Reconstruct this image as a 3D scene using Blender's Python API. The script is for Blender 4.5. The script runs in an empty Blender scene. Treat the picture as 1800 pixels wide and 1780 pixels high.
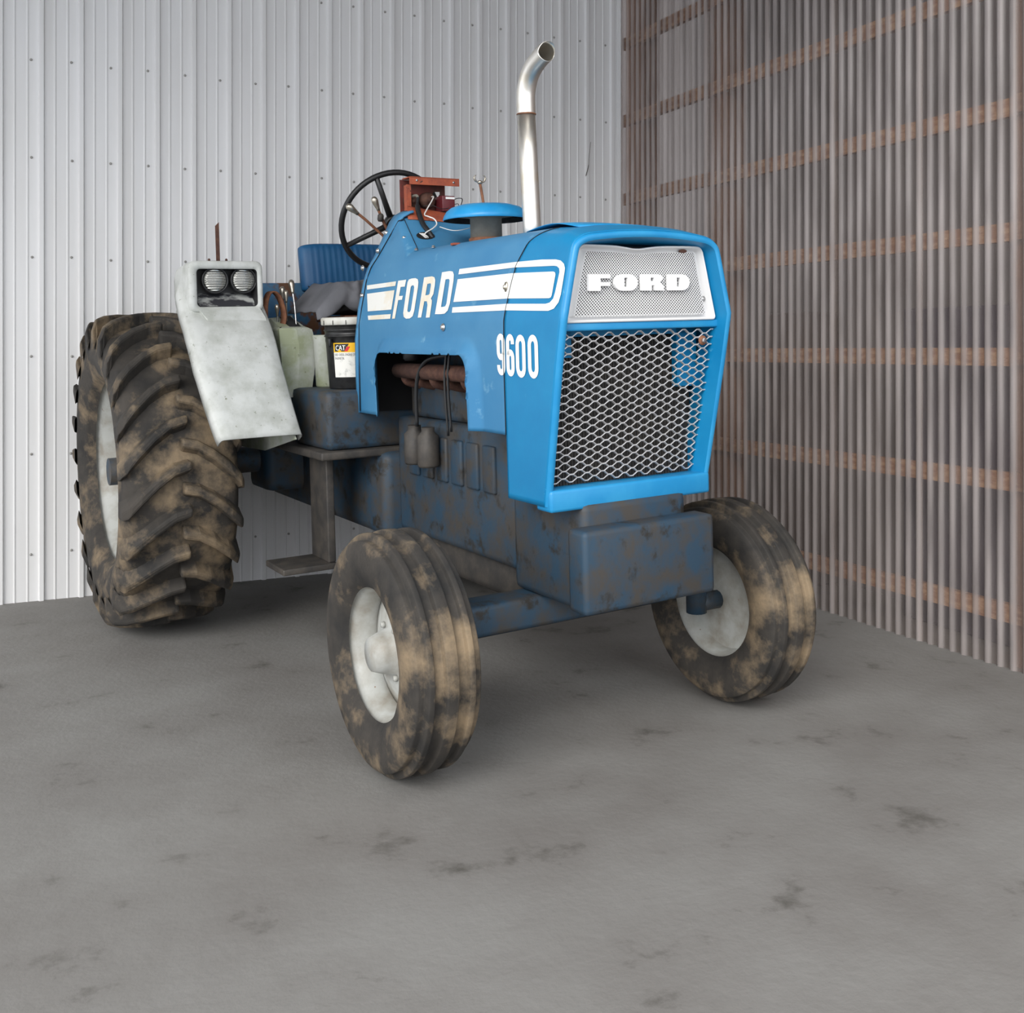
import bpy, bmesh, math, random
from mathutils import Matrix, Vector, noise
random.seed(7)
S = bpy.context.scene
COL = S.collection
PI = math.pi
rad = math.radians

# ---------------------------------------------------------------- camera, world, light, exposure
EYE = 1.55
cam_d = bpy.data.cameras.new('camera'); cam = bpy.data.objects.new('camera', cam_d); COL.objects.link(cam)
cam.location = (0, 0, EYE); cam.rotation_euler = (rad(90), 0, 0)
cam_d.sensor_fit = 'HORIZONTAL'; cam_d.sensor_width = 36.0
cam_d.lens = 36.0 * 1850 / 1800
cam_d.shift_y = -(890 - 615) / 1800
cam_d.clip_start = 0.05; cam_d.clip_end = 200
S.camera = cam
S.view_settings.view_transform = 'Standard'; S.view_settings.look = 'None'
S.view_settings.gamma = 1; S.view_settings.use_curve_mapping = False
S.view_settings.exposure = 0.56
W = bpy.data.worlds.new('overcast_sky'); S.world = W; W.use_nodes = True
wn = W.node_tree; wn.nodes.clear()
wo = wn.nodes.new('ShaderNodeOutputWorld'); wb = wn.nodes.new('ShaderNodeBackground')
wt = wn.nodes.new('ShaderNodeTexCoord'); ws = wn.nodes.new('ShaderNodeSeparateXYZ'); wr = wn.nodes.new('ShaderNodeValToRGB')
wn.links.new(wt.outputs['Generated'], ws.inputs[0]); wn.links.new(ws.outputs['Z'], wr.inputs[0])
wr.color_ramp.elements[0].position = 0.0; wr.color_ramp.elements[0].color = (.86, .90, .96, 1)
wr.color_ramp.elements[1].position = 0.9; wr.color_ramp.elements[1].color = (1.0, 1.0, 1.0, 1)
wn.links.new(wr.outputs[0], wb.inputs[0]); wb.inputs[1].default_value = 1.35
wn.links.new(wb.outputs[0], wo.inputs[0])
sd = bpy.data.lights.new('hazy_sun', 'SUN'); sd.energy = 1.6; sd.angle = rad(35); sd.color = (1, .97, .92)
sun = bpy.data.objects.new('hazy_sun', sd); COL.objects.link(sun)
sun.rotation_euler = (rad(62), 0, rad(-22))      # low hazy daylight coming in over the photographer's shoulder

# ---------------------------------------------------------------- frames
def frame(ex, ey, ez, o):
    m = Matrix.Identity(4)
    for i, c in enumerate((ex, ey, ez)):
        for j in range(3): m[j][i] = c[j]
    for j in range(3): m[j][3] = o[j]
    return m
CORNER = (0.8576, 8.35, 0)
SHED = frame((.8994, .4373, 0), (-.4373, .8994, 0), (0, 0, 1), CORNER)     # x along the back wall, y into it
TRO = (0.54842688, 3.84018436, 0)
_b = math.atan2(1100, 1850)
TR = frame((math.sin(_b), -math.cos(_b), 0), (math.cos(_b), math.sin(_b), 0), (0, 0, 1), TRO) \
     @ Matrix.Rotation(rad(2.0), 4, 'X') @ Matrix.Rotation(rad(0.5), 4, 'Y')  # x forward, y to its left, z up

# ---------------------------------------------------------------- materials
def mat(name, base, var=None, scale=6, lo=.4, hi=.65, rough=.5, metal=0, bump=0, bscale=40, spots=None, sscale=20, sthr=.68,
        stretch=None, spec=None, coat=0, swid=.03, rvar=0):
    m = bpy.data.materials.new(name); m.use_nodes = True; nt = m.node_tree; N = nt.nodes; Lk = nt.links
    p = N['Principled BSDF']; p.inputs['Base Color'].default_value = (*base, 1)
    p.inputs['Roughness'].default_value = rough; p.inputs['Metallic'].default_value = metal
    if spec is not None: p.inputs['Specular IOR Level'].default_value = spec
    if coat: p.inputs['Coat Weight'].default_value = coat; p.inputs['Coat Roughness'].default_value = .15
    tc = N.new('ShaderNodeTexCoord'); mp = N.new('ShaderNodeMapping'); Lk.new(tc.outputs['Object'], mp.inputs[0])
    if stretch: mp.inputs['Scale'].default_value = stretch
    def ns(sc, det=6, ro=.6):
        n = N.new('ShaderNodeTexNoise'); n.inputs['Scale'].default_value = sc; n.inputs['Detail'].default_value = det
        n.inputs['Roughness'].default_value = ro; Lk.new(mp.outputs[0], n.inputs['Vector']); return n
    def ramp(src, a, b):
        r = N.new('ShaderNodeValToRGB'); r.color_ramp.elements[0].position = a; r.color_ramp.elements[1].position = b
        Lk.new(src, r.inputs[0]); return r
    cur = None
    if var:
        n = ns(scale); r = ramp(n.outputs[0], lo, hi)
        x = N.new('ShaderNodeMixRGB'); x.inputs[1].default_value = (*base, 1); x.inputs[2].default_value = (*var, 1)
        Lk.new(r.outputs[0], x.inputs[0]); cur = x.outputs[0]
        if rvar:
            mr = N.new('ShaderNodeMapRange'); mr.inputs[3].default_value = rough; mr.inputs[4].default_value = rough + rvar
            Lk.new(r.outputs[0], mr.inputs[0]); Lk.new(mr.outputs[0], p.inputs['Roughness'])
    if spots:
        n = ns(sscale, 8, .65); r = ramp(n.outputs[0], sthr, sthr + swid)
        x = N.new('ShaderNodeMixRGB'); x.inputs[1].default_value = (*base, 1); x.inputs[2].default_value = (*spots, 1)
        if cur: Lk.new(cur, x.inputs[1])
        Lk.new(r.outputs[0], x.inputs[0]); cur = x.outputs[0]
    if cur: Lk.new(cur, p.inputs['Base Color'])
    if bump:
        n = ns(bscale, 5); bn = N.new('ShaderNodeBump'); bn.inputs['Strength'].default_value = bump
        bn.inputs['Distance'].default_value = .01; Lk.new(n.outputs[0], bn.inputs['Height']); Lk.new(bn.outputs[0], p.inputs['Normal'])
    return m
M = {}
M['blue'] = mat('faded_blue_paint', (.040, .195, .385), (.072, .245, .43), 3.5, .35, .7, rough=.46, spec=.35, coat=.05,
                spots=(.16, .36, .52), sscale=9, sthr=.62, swid=.12, rvar=.12)
M['blue_nose'] = mat('bright_blue_paint', (.002, .185, .415), (.010, .235, .475), 4, .35, .75, rough=.38, spec=.35, coat=.08,
                     spots=(.10, .40, .62), sscale=14, sthr=.66, swid=.08, rvar=.1)
M['blue_chip'] = mat('chipped_blue_paint', (.012, .24, .52), (.03, .30, .58), 6, .4, .7, rough=.38, spots=(.20, .17, .13), sscale=28, sthr=.70)
M['blue_rust'] = mat('rusted_blue_plate', (.02, .10, .22), (.06, .16, .27), 8, .4, .6, rough=.6, spots=(.13, .06, .03), sscale=7, sthr=.49, swid=.08)
M['white_decal'] = mat('white_vinyl_decal', (.86, .86, .84), (.80, .79, .74), 8, .5, .75, rough=.45)
M['cream_decal'] = mat('weathered_white_decal', (.82, .82, .78), (.78, .70, .55), 5, .48, .62, rough=.5)
M['seam'] = mat('black_panel_gap', (.008, .010, .014), rough=.8)
M['black'] = mat('black_cavity', (.006, .006, .007), rough=.85)
M['fan'] = mat('dusty_black_radiator', (.02, .02, .022), (.05, .045, .04), 30, .4, .7, rough=.8)
M['grille_white'] = mat('white_grille_enamel', (.69, .69, .69), (.68, .68, .69), 10, .5, .8, rough=.35)
M['letter_white'] = mat('white_emblem_enamel', (.86, .86, .86), rough=.3)
M['mesh_silver'] = mat('silver_painted_mesh', (.52, .52, .53), (.40, .39, .38), 25, .4, .7, rough=.4, metal=.35, spots=(.25, .12, .06), sscale=18, sthr=.70)
M['chrome'] = mat('weathered_chrome', (.90, .87, .81), (.80, .71, .54), 9, .5, .8, rough=.42, metal=1, spots=(.10, .06, .04), sscale=45, sthr=.74)
M['knob'] = mat('nickel_knob', (.56, .52, .44), (.40, .36, .30), 20, rough=.3, metal=.9)
M['steel'] = mat('bright_zinc_bolt', (.62, .63, .64), (.35, .34, .33), 60, rough=.35, metal=.9)
M['rust'] = mat('brown_rust', (.16, .065, .035), (.28, .12, .06), 30, .4, .65, rough=.75, metal=.1, bump=.3, bscale=120)
M['rust_dark'] = mat('dark_brown_rust', (.07, .03, .022), (.12, .055, .035), 30, .4, .65, rough=.8, bump=.3, bscale=100)
M['orange'] = mat('flaking_orange_primer', (.42, .095, .04), (.26, .06, .035), 18, .4, .65, rough=.65, spots=(.07, .03, .02), sscale=32, sthr=.62, bump=.2, bscale=90)
M['box_inner'] = mat('shaded_red_rusty_steel', (.17, .035, .028), (.08, .03, .022), 14, .4, .65, rough=.7)  # rust red darkened, the shade inside the box is put into the colour
M['maroon'] = mat('maroon_plastic', (.13, .018, .024), rough=.4)
M['wire_white'] = mat('white_wire', (.85, .83, .80), rough=.45)
M['wire_black'] = mat('black_rubber_wire', (.015, .016, .018), rough=.45)
M['fender'] = mat('mildewed_white_fiberglass', (.59, .605, .585), (.41, .425, .39), 7, .42, .68, rough=.6, spots=(.20, .21, .15), sscale=48, sthr=.635, swid=.06, bump=.08, bscale=60)
M['fender_dirty'] = mat('dirty_white_plastic', (.46, .48, .44), (.28, .31, .20), 6, .4, .62, rough=.65, spots=(.12, .13, .06), sscale=26, sthr=.64, swid=.07)
M['lamp_recess'] = mat('worn_black_recess', (.02, .02, .022), (.034, .033, .034), 6, .4, .6, rough=.55)
M['recess_worn'] = mat('worn_black_over_white', (.035, .035, .042), (.42, .43, .41), 9, .5, .62, rough=.6, stretch=(1, 1, 2))
M['tyre'] = mat('dusty_tyre_rubber', (.018, .017, .016), (.05, .043, .036), 5, .35, .6, rough=.8, spots=(.25, .185, .115), sscale=4.2, sthr=.475, swid=.20, bump=.15, bscale=60)
M['rim'] = mat('pale_grey_rim_paint', (.45, .46, .44), (.3, .28, .24), 8, rough=.5, spots=(.2, .1, .05), sscale=20, sthr=.68)
M['vinyl'] = mat('royal_blue_vinyl', (.005, .075, .195), (.010, .10, .235), 5, .4, .7, rough=.5, bump=.05, bscale=200)
M['cloth'] = mat('grey_fabric', (.105, .108, .122), (.15, .152, .168), 5, .4, .7, rough=.75, bump=.1, bscale=250)
M['black_rubber'] = mat('satin_black_rubber', (.014, .014, .015), rough=.42)
M['bucket'] = mat('black_pail_plastic', (.012, .012, .013), (.03, .03, .03), 20, rough=.35)
M['lid'] = mat('off_white_pail_lid', (.66, .65, .60), (.5, .48, .42), 12, rough=.5)
M['lab_y'] = mat('yellow_label_print', (.90, .50, .01), rough=.45)
M['lab_w'] = mat('white_label_print', (.80, .79, .74), (.5, .5, .47), 30, .55, .7, rough=.5)
M['lab_k'] = mat('black_label_print', (.012, .012, .012), rough=.45)
M['lab_r'] = mat('red_label_print', (.65, .02, .03), rough=.45)
M['ink'] = mat('grey_label_ink', (.10, .10, .10), rough=.5)
M['cleaner_grey'] = mat('grey_galvanised_neck', (.22, .205, .175), (.28, .26, .22), 20, rough=.6, metal=.2)
M['screw_grey'] = mat('grey_screw_head', (.36, .35, .33), rough=.6)
M['cap'] = mat('sky_blue_cap_paint', (.012, .27, .60), (.04, .34, .66), 9, .4, .7, rough=.36, spots=(.2, .42, .6), sscale=22, sthr=.68)
M['engine'] = mat('greasy_blue_engine_paint', (.02, .05, .085), (.05, .045, .04), 8, .4, .62, rough=.6, spots=(.02, .018, .015), sscale=9, sthr=.55, swid=.1, bump=.1)
M['cast'] = mat('oily_cast_iron', (.045, .042, .04), (.08, .07, .06), 12, rough=.6, metal=.2, bump=.15)
M['wall_white'] = mat('white_wall_paint', (.79, .79, .795), (.74, .735, .73), 2.2, .4, .7, rough=.42, stretch=(3, 3, .35), spots=(.68, .66, .63), sscale=7, sthr=.70, swid=.15)
M['wood'] = mat('weathered_brown_timber', (.31, .17, .10), (.52, .35, .22), 9, .42, .66, rough=.8, stretch=(1, 1, 3), spots=(.74, .58, .40), sscale=6, sthr=.64, swid=.08, bump=.2)
M['wood_post'] = mat('rough_post_timber', (.25, .135, .08), (.36, .22, .14), 7, .42, .66, rough=.8, stretch=(3, 3, .5), bump=.2)
M['lining'] = mat('grey_outer_siding', (.20, .19, .195), (.15, .14, .14), 1.6, .4, .65, rough=.6, stretch=(1, 1, .4))
M['roof'] = mat('roof_sheet_underside', (.20, .185, .17), rough=.6)
M['floor'] = mat('worn_concrete', (.235, .23, .22), (.18, .17, .16), 1.6, .35, .7, rough=.8, spots=(.10, .095, .085), sscale=3.2, sthr=.60, swid=.12, bump=.25, bscale=30)
M['pebble'] = mat('small_grey_stone', (.25, .24, .22), (.18, .165, .15), 4, rough=.8)
M['spider'] = mat('dry_dark_twig', (.06, .045, .03), rough=.8)

def glassy(name, tint, rough, mix):
    m = bpy.data.materials.new(name); m.use_nodes = True; nt = m.node_tree; N = nt.nodes; Lk = nt.links
    p = N['Principled BSDF']; p.inputs['Base Color'].default_value = (*tint, 1); p.inputs['Roughness'].default_value = rough
    t = N.new('ShaderNodeBsdfTransparent'); x = N.new('ShaderNodeMixShader'); o = N['Material Output']
    return m, nt, p, t, x, o
# translucent corrugated sheeting: see-through, but milky and glossy where it is seen edge-on
m, nt, p, t, x, o = glassy('translucent_corrugated_plastic', (.45, .405, .395), .30, .5)
N = nt.nodes; Lk = nt.links
t.inputs[0].default_value = (.80, .74, .70, 1)
lw = N.new('ShaderNodeLayerWeight'); lw.inputs[0].default_value = .35
mr = N.new('ShaderNodeMapRange'); mr.inputs[1].default_value = .15; mr.inputs[2].default_value = .95
mr.inputs[3].default_value = .16; mr.inputs[4].default_value = .50
nz = N.new('ShaderNodeTexNoise'); nz.inputs['Scale'].default_value = 90; tc = N.new('ShaderNodeTexCoord')
bn = N.new('ShaderNodeBump'); bn.inputs['Strength'].default_value = .25; bn.inputs['Distance'].default_value = .004
Lk.new(tc.outputs['Object'], nz.inputs['Vector']); Lk.new(nz.outputs[0], bn.inputs['Height']); Lk.new(bn.outputs[0], p.inputs['Normal'])
Lk.new(lw.outputs['Facing'], mr.inputs[0])
# painted light stripes: room-side crests made more opaque, as if catching the light
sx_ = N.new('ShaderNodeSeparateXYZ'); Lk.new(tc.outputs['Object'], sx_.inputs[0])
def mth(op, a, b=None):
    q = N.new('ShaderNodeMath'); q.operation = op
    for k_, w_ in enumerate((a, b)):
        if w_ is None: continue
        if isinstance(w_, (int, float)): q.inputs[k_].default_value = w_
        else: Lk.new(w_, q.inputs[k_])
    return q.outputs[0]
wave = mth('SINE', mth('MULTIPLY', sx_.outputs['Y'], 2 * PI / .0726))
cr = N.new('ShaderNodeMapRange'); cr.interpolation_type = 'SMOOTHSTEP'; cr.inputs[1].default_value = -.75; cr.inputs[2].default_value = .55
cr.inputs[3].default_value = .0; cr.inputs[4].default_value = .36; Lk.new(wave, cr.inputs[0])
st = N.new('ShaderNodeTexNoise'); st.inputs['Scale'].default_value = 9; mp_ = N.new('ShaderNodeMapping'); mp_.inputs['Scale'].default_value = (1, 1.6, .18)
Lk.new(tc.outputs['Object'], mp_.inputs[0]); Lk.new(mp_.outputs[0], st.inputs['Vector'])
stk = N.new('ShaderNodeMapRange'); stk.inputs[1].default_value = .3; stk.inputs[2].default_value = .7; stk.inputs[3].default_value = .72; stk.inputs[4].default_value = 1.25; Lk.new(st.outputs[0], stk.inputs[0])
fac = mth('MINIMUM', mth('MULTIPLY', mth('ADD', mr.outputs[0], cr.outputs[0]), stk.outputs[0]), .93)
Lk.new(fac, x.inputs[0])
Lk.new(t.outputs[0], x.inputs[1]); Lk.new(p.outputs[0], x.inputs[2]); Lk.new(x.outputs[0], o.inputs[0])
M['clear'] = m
# sealed beam lens: fluted glass in front of a mirror bowl
m = bpy.data.materials.new('fluted_lamp_glass'); m.use_nodes = True; nt = m.node_tree; N = nt.nodes; Lk = nt.links; p = N['Principled BSDF']
p.inputs['Base Color'].default_value = (.66, .66, .62, 1); p.inputs['Metallic'].default_value = .75; p.inputs['Roughness'].default_value = .16
p.inputs['Coat Weight'].default_value = .6
tc = N.new('ShaderNodeTexCoord'); wv = N.new('ShaderNodeTexWave'); wv.bands_direction = 'Z'; wv.inputs['Scale'].default_value = 26
wv.inputs['Distortion'].default_value = 1.2
bn = N.new('ShaderNodeBump'); bn.inputs['Strength'].default_value = .8; bn.inputs['Distance'].default_value = .006
Lk.new(tc.outputs['Object'], wv.inputs['Vector']); Lk.new(wv.outputs[0], bn.inputs['Height']); Lk.new(bn.outputs[0], p.inputs['Normal'])
M['lens'] = m

# ---------------------------------------------------------------- mesh building
class MB:
    def __init__(s): s.v = []; s.f = []; s.sm = []
    def add(s, vs, fs, smooth=False):
        n = len(s.v); s.v += [tuple(a) for a in vs]; s.f += [tuple(n + i for i in f) for f in fs]; s.sm += [smooth] * len(fs); return s
    def box(s, lo, hi, T=None):
        (x0, y0, z0), (x1, y1, z1) = lo, hi
        vs = [Vector(c) for c in ((x0, y0, z0), (x1, y0, z0), (x1, y1, z0), (x0, y1, z0), (x0, y0, z1), (x1, y0, z1), (x1, y1, z1), (x0, y1, z1))]
        if T is not None: vs = [T @ a for a in vs]
        return s.add(vs, [(3, 2, 1, 0), (4, 5, 6, 7), (0, 1, 5, 4), (1, 2, 6, 5), (2, 3, 7, 6), (3, 0, 4, 7)])
    def bbox(s, lo, hi, b=.01, T=None):
        """box with chamfered edges"""
        bm = bmesh.new(); t = MB().box(lo, hi)
        vs = [bm.verts.new(a) for a in t.v]
        for f in t.f: bm.faces.new([vs[i] for i in f])
        bmesh.ops.bevel(bm, geom=list(bm.edges), offset=b, segments=2, affect='EDGES', profile=.6)
        bm.verts.index_update()
        P = [v.co.copy() for v in bm.verts]
        if T is not None: P = [T @ a for a in P]
        s.add(P, [[v.index for v in f.verts] for f in bm.faces], True); bm.free(); return s
    def tube(s, pts, r, n=10, cap=True, closed=False, flat=None):
        pts = [Vector(p) for p in pts]; k = len(pts); R = r if isinstance(r, (list, tuple)) else [r] * k
        vs = []; prev = None
        for i, p in enumerate(pts):
            a = pts[(i - 1) % k] if (closed or i) else p; b = pts[(i + 1) % k] if (closed or i < k - 1) else p
            d = (b - a).normalized()
            if prev is None:
                up = Vector((0, 0, 1)) if abs(d.z) < .9 else Vector((1, 0, 0)); u = d.cross(up).normalized()
            else:
                u = (prev - d * prev.dot(d)).normalized()
            w = d.cross(u); prev = u
            for j in range(n):
                an = 2 * PI * j / n; vs.append(p + (u * math.cos(an) + w * math.sin(an)) * R[i])
        fs = []
        for i in range(k if closed else k - 1):
            for j in range(n):
                a = i * n + j; b = i * n + (j + 1) % n; c = ((i + 1) % k) * n + (j + 1) % n; d = ((i + 1) % k) * n + j
                fs.append((a, b, c, d))
        s.add(vs, fs, True)
        if cap and not closed:
            m = len(s.v) - k * n
            s.f.append(tuple(m + j for j in range(n))[::-1]); s.f.append(tuple(m + (k - 1) * n + j for j in range(n))); s.sm += [False, False]
        return s
    def lathe(s, prof, n=28, T=None, smooth=True, open_=False):
        vs = []; k = len(prof)
        for r, z in prof:
            for j in range(n):
                a = 2 * PI * j / n; p = Vector((r * math.cos(a), r * math.sin(a), z)); vs.append(T @ p if T is not None else p)
        fs = [(i * n + j, i * n + (j + 1) % n, (i + 1) * n + (j + 1) % n, (i + 1) * n + j) for i in range(k - 1) for j in range(n)]
        s.add(vs, fs, smooth); m = len(s.v) - k * n
        if open_: return s
        if prof[0][0] > 1e-5: s.f.append(tuple(m + j for j in range(n))[::-1]); s.sm.append(False)
        if prof[-1][0] > 1e-5: s.f.append(tuple(m + (k - 1) * n + j for j in range(n))); s.sm.append(False)
        return s
    def grid(s, P, nu, nv, smooth=True, keep=None):
        fs = []
        for i in range(nu - 1):
            for j in range(nv - 1):
                f = (i * nv + j, (i + 1) * nv + j, (i + 1) * nv + j + 1, i * nv + j + 1)
                if keep is None or keep(f): fs.append(f)
        return s.add(P, fs, smooth)
    def prism(s, pts, d, T=None):
        """2D outline (x, y) pushed from z=0 to z=d"""
        n = len(pts); vs = [Vector((x, y, 0)) for x, y in pts] + [Vector((x, y, d)) for x, y in pts]
        if T is not None: vs = [T @ a for a in vs]
        return s.add(vs, [tuple(range(n))[::-1], tuple(range(n, 2 * n))] + [(i, (i + 1) % n, n + (i + 1) % n, n + i) for i in range(n)])
def obj(name, mb, mt, parent=None, label=None, solid=0, bevel=0, weld=False, kind=None):
    me = bpy.data.meshes.new(name); me.from_pydata([tuple(a) for a in mb.v], [], mb.f); me.validate(verbose=False)
    if len(me.polygons) == len(mb.sm): me.polygons.foreach_set('use_smooth', mb.sm)
    if weld or True:
        bm = bmesh.new(); bm.from_mesh(me)
        if weld: bmesh.ops.remove_doubles(bm, verts=bm.verts, dist=1e-5)
        bmesh.ops.recalc_face_normals(bm, faces=bm.faces); bm.to_mesh(me); bm.free()
    me.materials.append(M[mt] if isinstance(mt, str) else mt)
    o = bpy.data.objects.new(name, me); COL.objects.link(o)
    if parent: o.parent = parent
    if label: o['label'] = label
    if kind: o['kind'] = kind
    if solid:
        q = o.modifiers.new('thickness', 'SOLIDIFY'); q.thickness = solid; q.offset = -1
    if bevel:
        q = o.modifiers.new('edge', 'BEVEL'); q.width = bevel; q.segments = 2; q.limit_method = 'ANGLE'
    return o
def thing(name, label, cat, mw, group=None):
    o = bpy.data.objects.new(name, None); COL.objects.link(o); o.matrix_world = mw; o['label'] = label; o['category'] = cat
    o.empty_display_size = .1
    if group: o['group'] = group
    return o
def poly_mesh(outer, holes=()):
    """filled flat outline with holes -> (points, triangles)"""
    bm = bmesh.new(); es = []
    for lp in [outer] + list(holes):
        vs = [bm.verts.new((x, y, 0)) for x, y in lp]
        es += [bm.edges.new((vs[i], vs[(i + 1) % len(vs)])) for i in range(len(vs))]
    bmesh.ops.triangle_fill(bm, use_beauty=True, use_dissolve=False, edges=es)
    bm.verts.index_update(); P = [tuple(v.co[:2]) for v in bm.verts]; F = [tuple(v.index for v in f.verts) for f in bm.faces]; bm.free()
    return P, F
def extrude_poly(mb, outer, holes, d, fn):
    """front faces plus walls; fn(x, y, depth) gives the 3D point"""
    P, F = poly_mesh(outer, holes); n = len(mb.v)
    mb.add([fn(x, y, d) for x, y in P], F)
    for lp in [outer] + list(holes):
        k = len(lp); mb.add([fn(x, y, d) for x, y in lp] + [fn(x, y, 0) for x, y in lp], [(i, (i + 1) % k, k + (i + 1) % k, k + i) for i in range(k)])
def interp(x, X, Y):
    if x <= X[0]: return Y[0]
    for i in range(1, len(X)):
        if x <= X[i]:
            t = (x - X[i - 1]) / (X[i] - X[i - 1]); return Y[i - 1] + t * (Y[i] - Y[i - 1])
    return Y[-1]
def T3(x, y, z): return Matrix.Translation((x, y, z))
def RX(a): return Matrix.Rotation(rad(a), 4, 'X')
def RY(a): return Matrix.Rotation(rad(a), 4, 'Y')
def RZ(a): return Matrix.Rotation(rad(a), 4, 'Z')
def catmull(pts, n=6):
    pts = [Vector(p) for p in pts]; out = []
    for i in range(len(pts) - 1):
        p0 = pts[max(i - 1, 0)]; p1 = pts[i]; p2 = pts[i + 1]; p3 = pts[min(i + 2, len(pts) - 1)]
        for k in range(n):
            t = k / n
            out.append(.5 * ((2 * p1) + (p2 - p0) * t + (2 * p0 - 5 * p1 + 4 * p2 - p3) * t * t + (3 * p1 - p0 - 3 * p2 + p3) * t ** 3))
    out.append(pts[-1]); return out

# ---------------------------------------------------------------- the setting
def setting(name, label=None):
    o = bpy.data.objects.new(name, None); COL.objects.link(o); o.matrix_world = SHED; o['kind'] = 'structure'
    if label: o['label'] = label
    return o
fl = MB(); nx = 2
fl.box((-12, -14, -.15), (6, 3, 0))
f = obj('floor', fl, 'floor', kind='structure'); f.matrix_world = SHED; f['label'] = 'grey concrete floor of the open shed'
ro = MB(); ro.box((-10, -5.6, 5.2), (1.6, .6, 5.26))
f = obj('ceiling', ro, 'roof', kind='structure'); f.matrix_world = SHED; f['label'] = 'underside of the shed roof'

# back wall: ribbed white steel, every 3 ft panel its own piece
wall_back = setting('wall_back', 'white ribbed metal wall behind the tractor')
PITCH = .2286; NC = 18.59; WH = 5.2
def rib_profile(n0, n1):
    """list of (n, depth) across panels; n counts screw rows, depth towards the room"""
    out = []
    k0 = int(math.floor(n0)) - 1
    for k in range(k0, int(n1) + 2):
        c = k + .25
        major = [(c - .085, 0), (c - .05, .019), (c + .05, .019), (c + .085, 0)]
        a = k + .587; b = k + .905
        minor = [(a - .035, 0), (a - .012, .0045), (a + .012, .0045), (a + .035, 0), (b - .035, 0), (b - .012, .0045), (b + .012, .0045), (b + .035, 0)]
        out += major + minor
    out = [q for q in out if n0 <= q[0] <= n1]
    return [(n0, 0 if not out or out[0][1] == 0 else out[0][1])] + out + [(n1, 0)]
edge = 18.59; kk = 0
while edge > -14:
    n1 = edge; n0 = (18.25 - .1 - 4 * kk) - 4
    pr = rib_profile(n0, n1 + (0 if kk == 0 else .18))
    mb = MB(); P = []
    lift = .0008 * (kk % 2) + .0004
    zs = [0, 1.0, 2.0, 3.0, 4.0, WH]
    for n, d in pr:
        x = -(NC - n) * PITCH
        for z in zs: P.append((x, -d - lift - .0007 * math.sin(z * 1.7 + kk + x * 9), z))
    mb.grid(P, len(pr), len(zs), smooth=False)
    obj('wall_panel', mb, 'wall_white', wall_back)
    edge = n0; kk += 1
mb = MB()
for zi in range(8):
    z = .30 + .61 * zi - .006
    for n in range(-12, 19):
        x = -(NC - n) * PITCH + random.uniform(-.004, .004); zz = z + random.uniform(-.006, .006)
        mb.lathe([(.0085, 0), (.0085, .003), (.0055, .004), (.0055, .008), (.003, .009)], 8, T3(x, -.0012, zz) @ RX(90))
obj('screws', mb, 'screw_grey', wall_back, 'rows of small hex-head screws', kind='stuff')
mb = MB()
for zi in range(8):                       # wall girts behind the sheet
    mb.box((-9, .004, .26 + .61 * zi), (0, .04, .34 + .61 * zi))
obj('rear_girts', mb, 'wood', wall_back)
mb = MB(); mb.box((-.012, -.03, 0), (.006, .0, WH)); mb.box((-.012, -.006, 0), (-.06 + .03, 0, WH))
obj('corner_trim', mb, 'wall_white', wall_back)
# small dry twig caught on a rib
mb = MB(); sx = -(NC - 17.3) * PITCH
mb.tube(catmull([(sx + .012, -.024, 3.17), (sx - .004, -.026, 3.06), (sx - .012, -.03, 2.98), (sx - .035, -.028, 2.90)]), [.0015] * 12 + [.003] * 6 + [.001], 5)
tw = obj('dry_twig', mb, 'spider'); tw.matrix_world = SHED; tw['label'] = 'thin dry twig stuck to a rib of the white wall near the corner'; tw['category'] = 'twig'

# right wall: translucent corrugated sheets over timber girts and posts
wall_right = setting('wall_right', 'translucent brownish corrugated wall over timber framing')
def corr(y): return .0125 * math.sin(2 * PI * y / .0726)
ys = [0.004, .52, 1.14, 1.76, 2.38, 3.0, 3.62, 4.24, 4.86, 5.48, 6.1, 6.72, 7.34]
for i in range(len(ys) - 1):
    a = ys[i]; b = ys[i + 1] + .055; n = int((b - a) / .0726 * 10); P = []
    zs = [0, .7, 1.4, 2.1, 2.8, 3.5, 4.2, WH]
    tilt = .0035
    for k in range(n + 1):
        y = a + (b - a) * k / n
        for z in zs:
            wob = .0018 * noise.noise((y * 6, z * 1.3, i * 3.0))
            P.append((corr(y) - .0145 - tilt * (k / n) + wob + .0035, -y, z))
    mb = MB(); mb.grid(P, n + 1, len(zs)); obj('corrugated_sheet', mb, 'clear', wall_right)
for zi in range(9):
    z = .30 + .61 * zi - (.03 if zi == 0 else 0)
    for (a, b) in ((.02, 1.17), (1.17, 3.60), (3.60, 6.05), (6.05, 7.3)):
        mb = MB(); dz = random.uniform(-.008, .008)
        mb.box((.004, -b, z - .045 + dz), (.042, -a, z + .045 + dz)); obj('girt', mb, 'wood', wall_right)
for y0 in (.02, 1.13, 3.58, 6.02):
    mb = MB(); mb.box((.044, -y0 - (.24 if y0 == .02 else .18), 0), (.20, -y0, WH)); obj('post', mb, 'wood_post', wall_right)
mb = MB(); P = []
n = 320
for k in range(n + 1):
    y = -3.5 + 11.5 * k / n; d = .012 * math.sin(2 * PI * y / .19)
    P += [(.62 + d, -y, 0), (.62 + d, -y, WH)]
mb.grid(P, n + 1, 2); obj('outer_siding', mb, 'lining', wall_right, 'ribbed grey siding seen dimly through the plastic')
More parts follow.
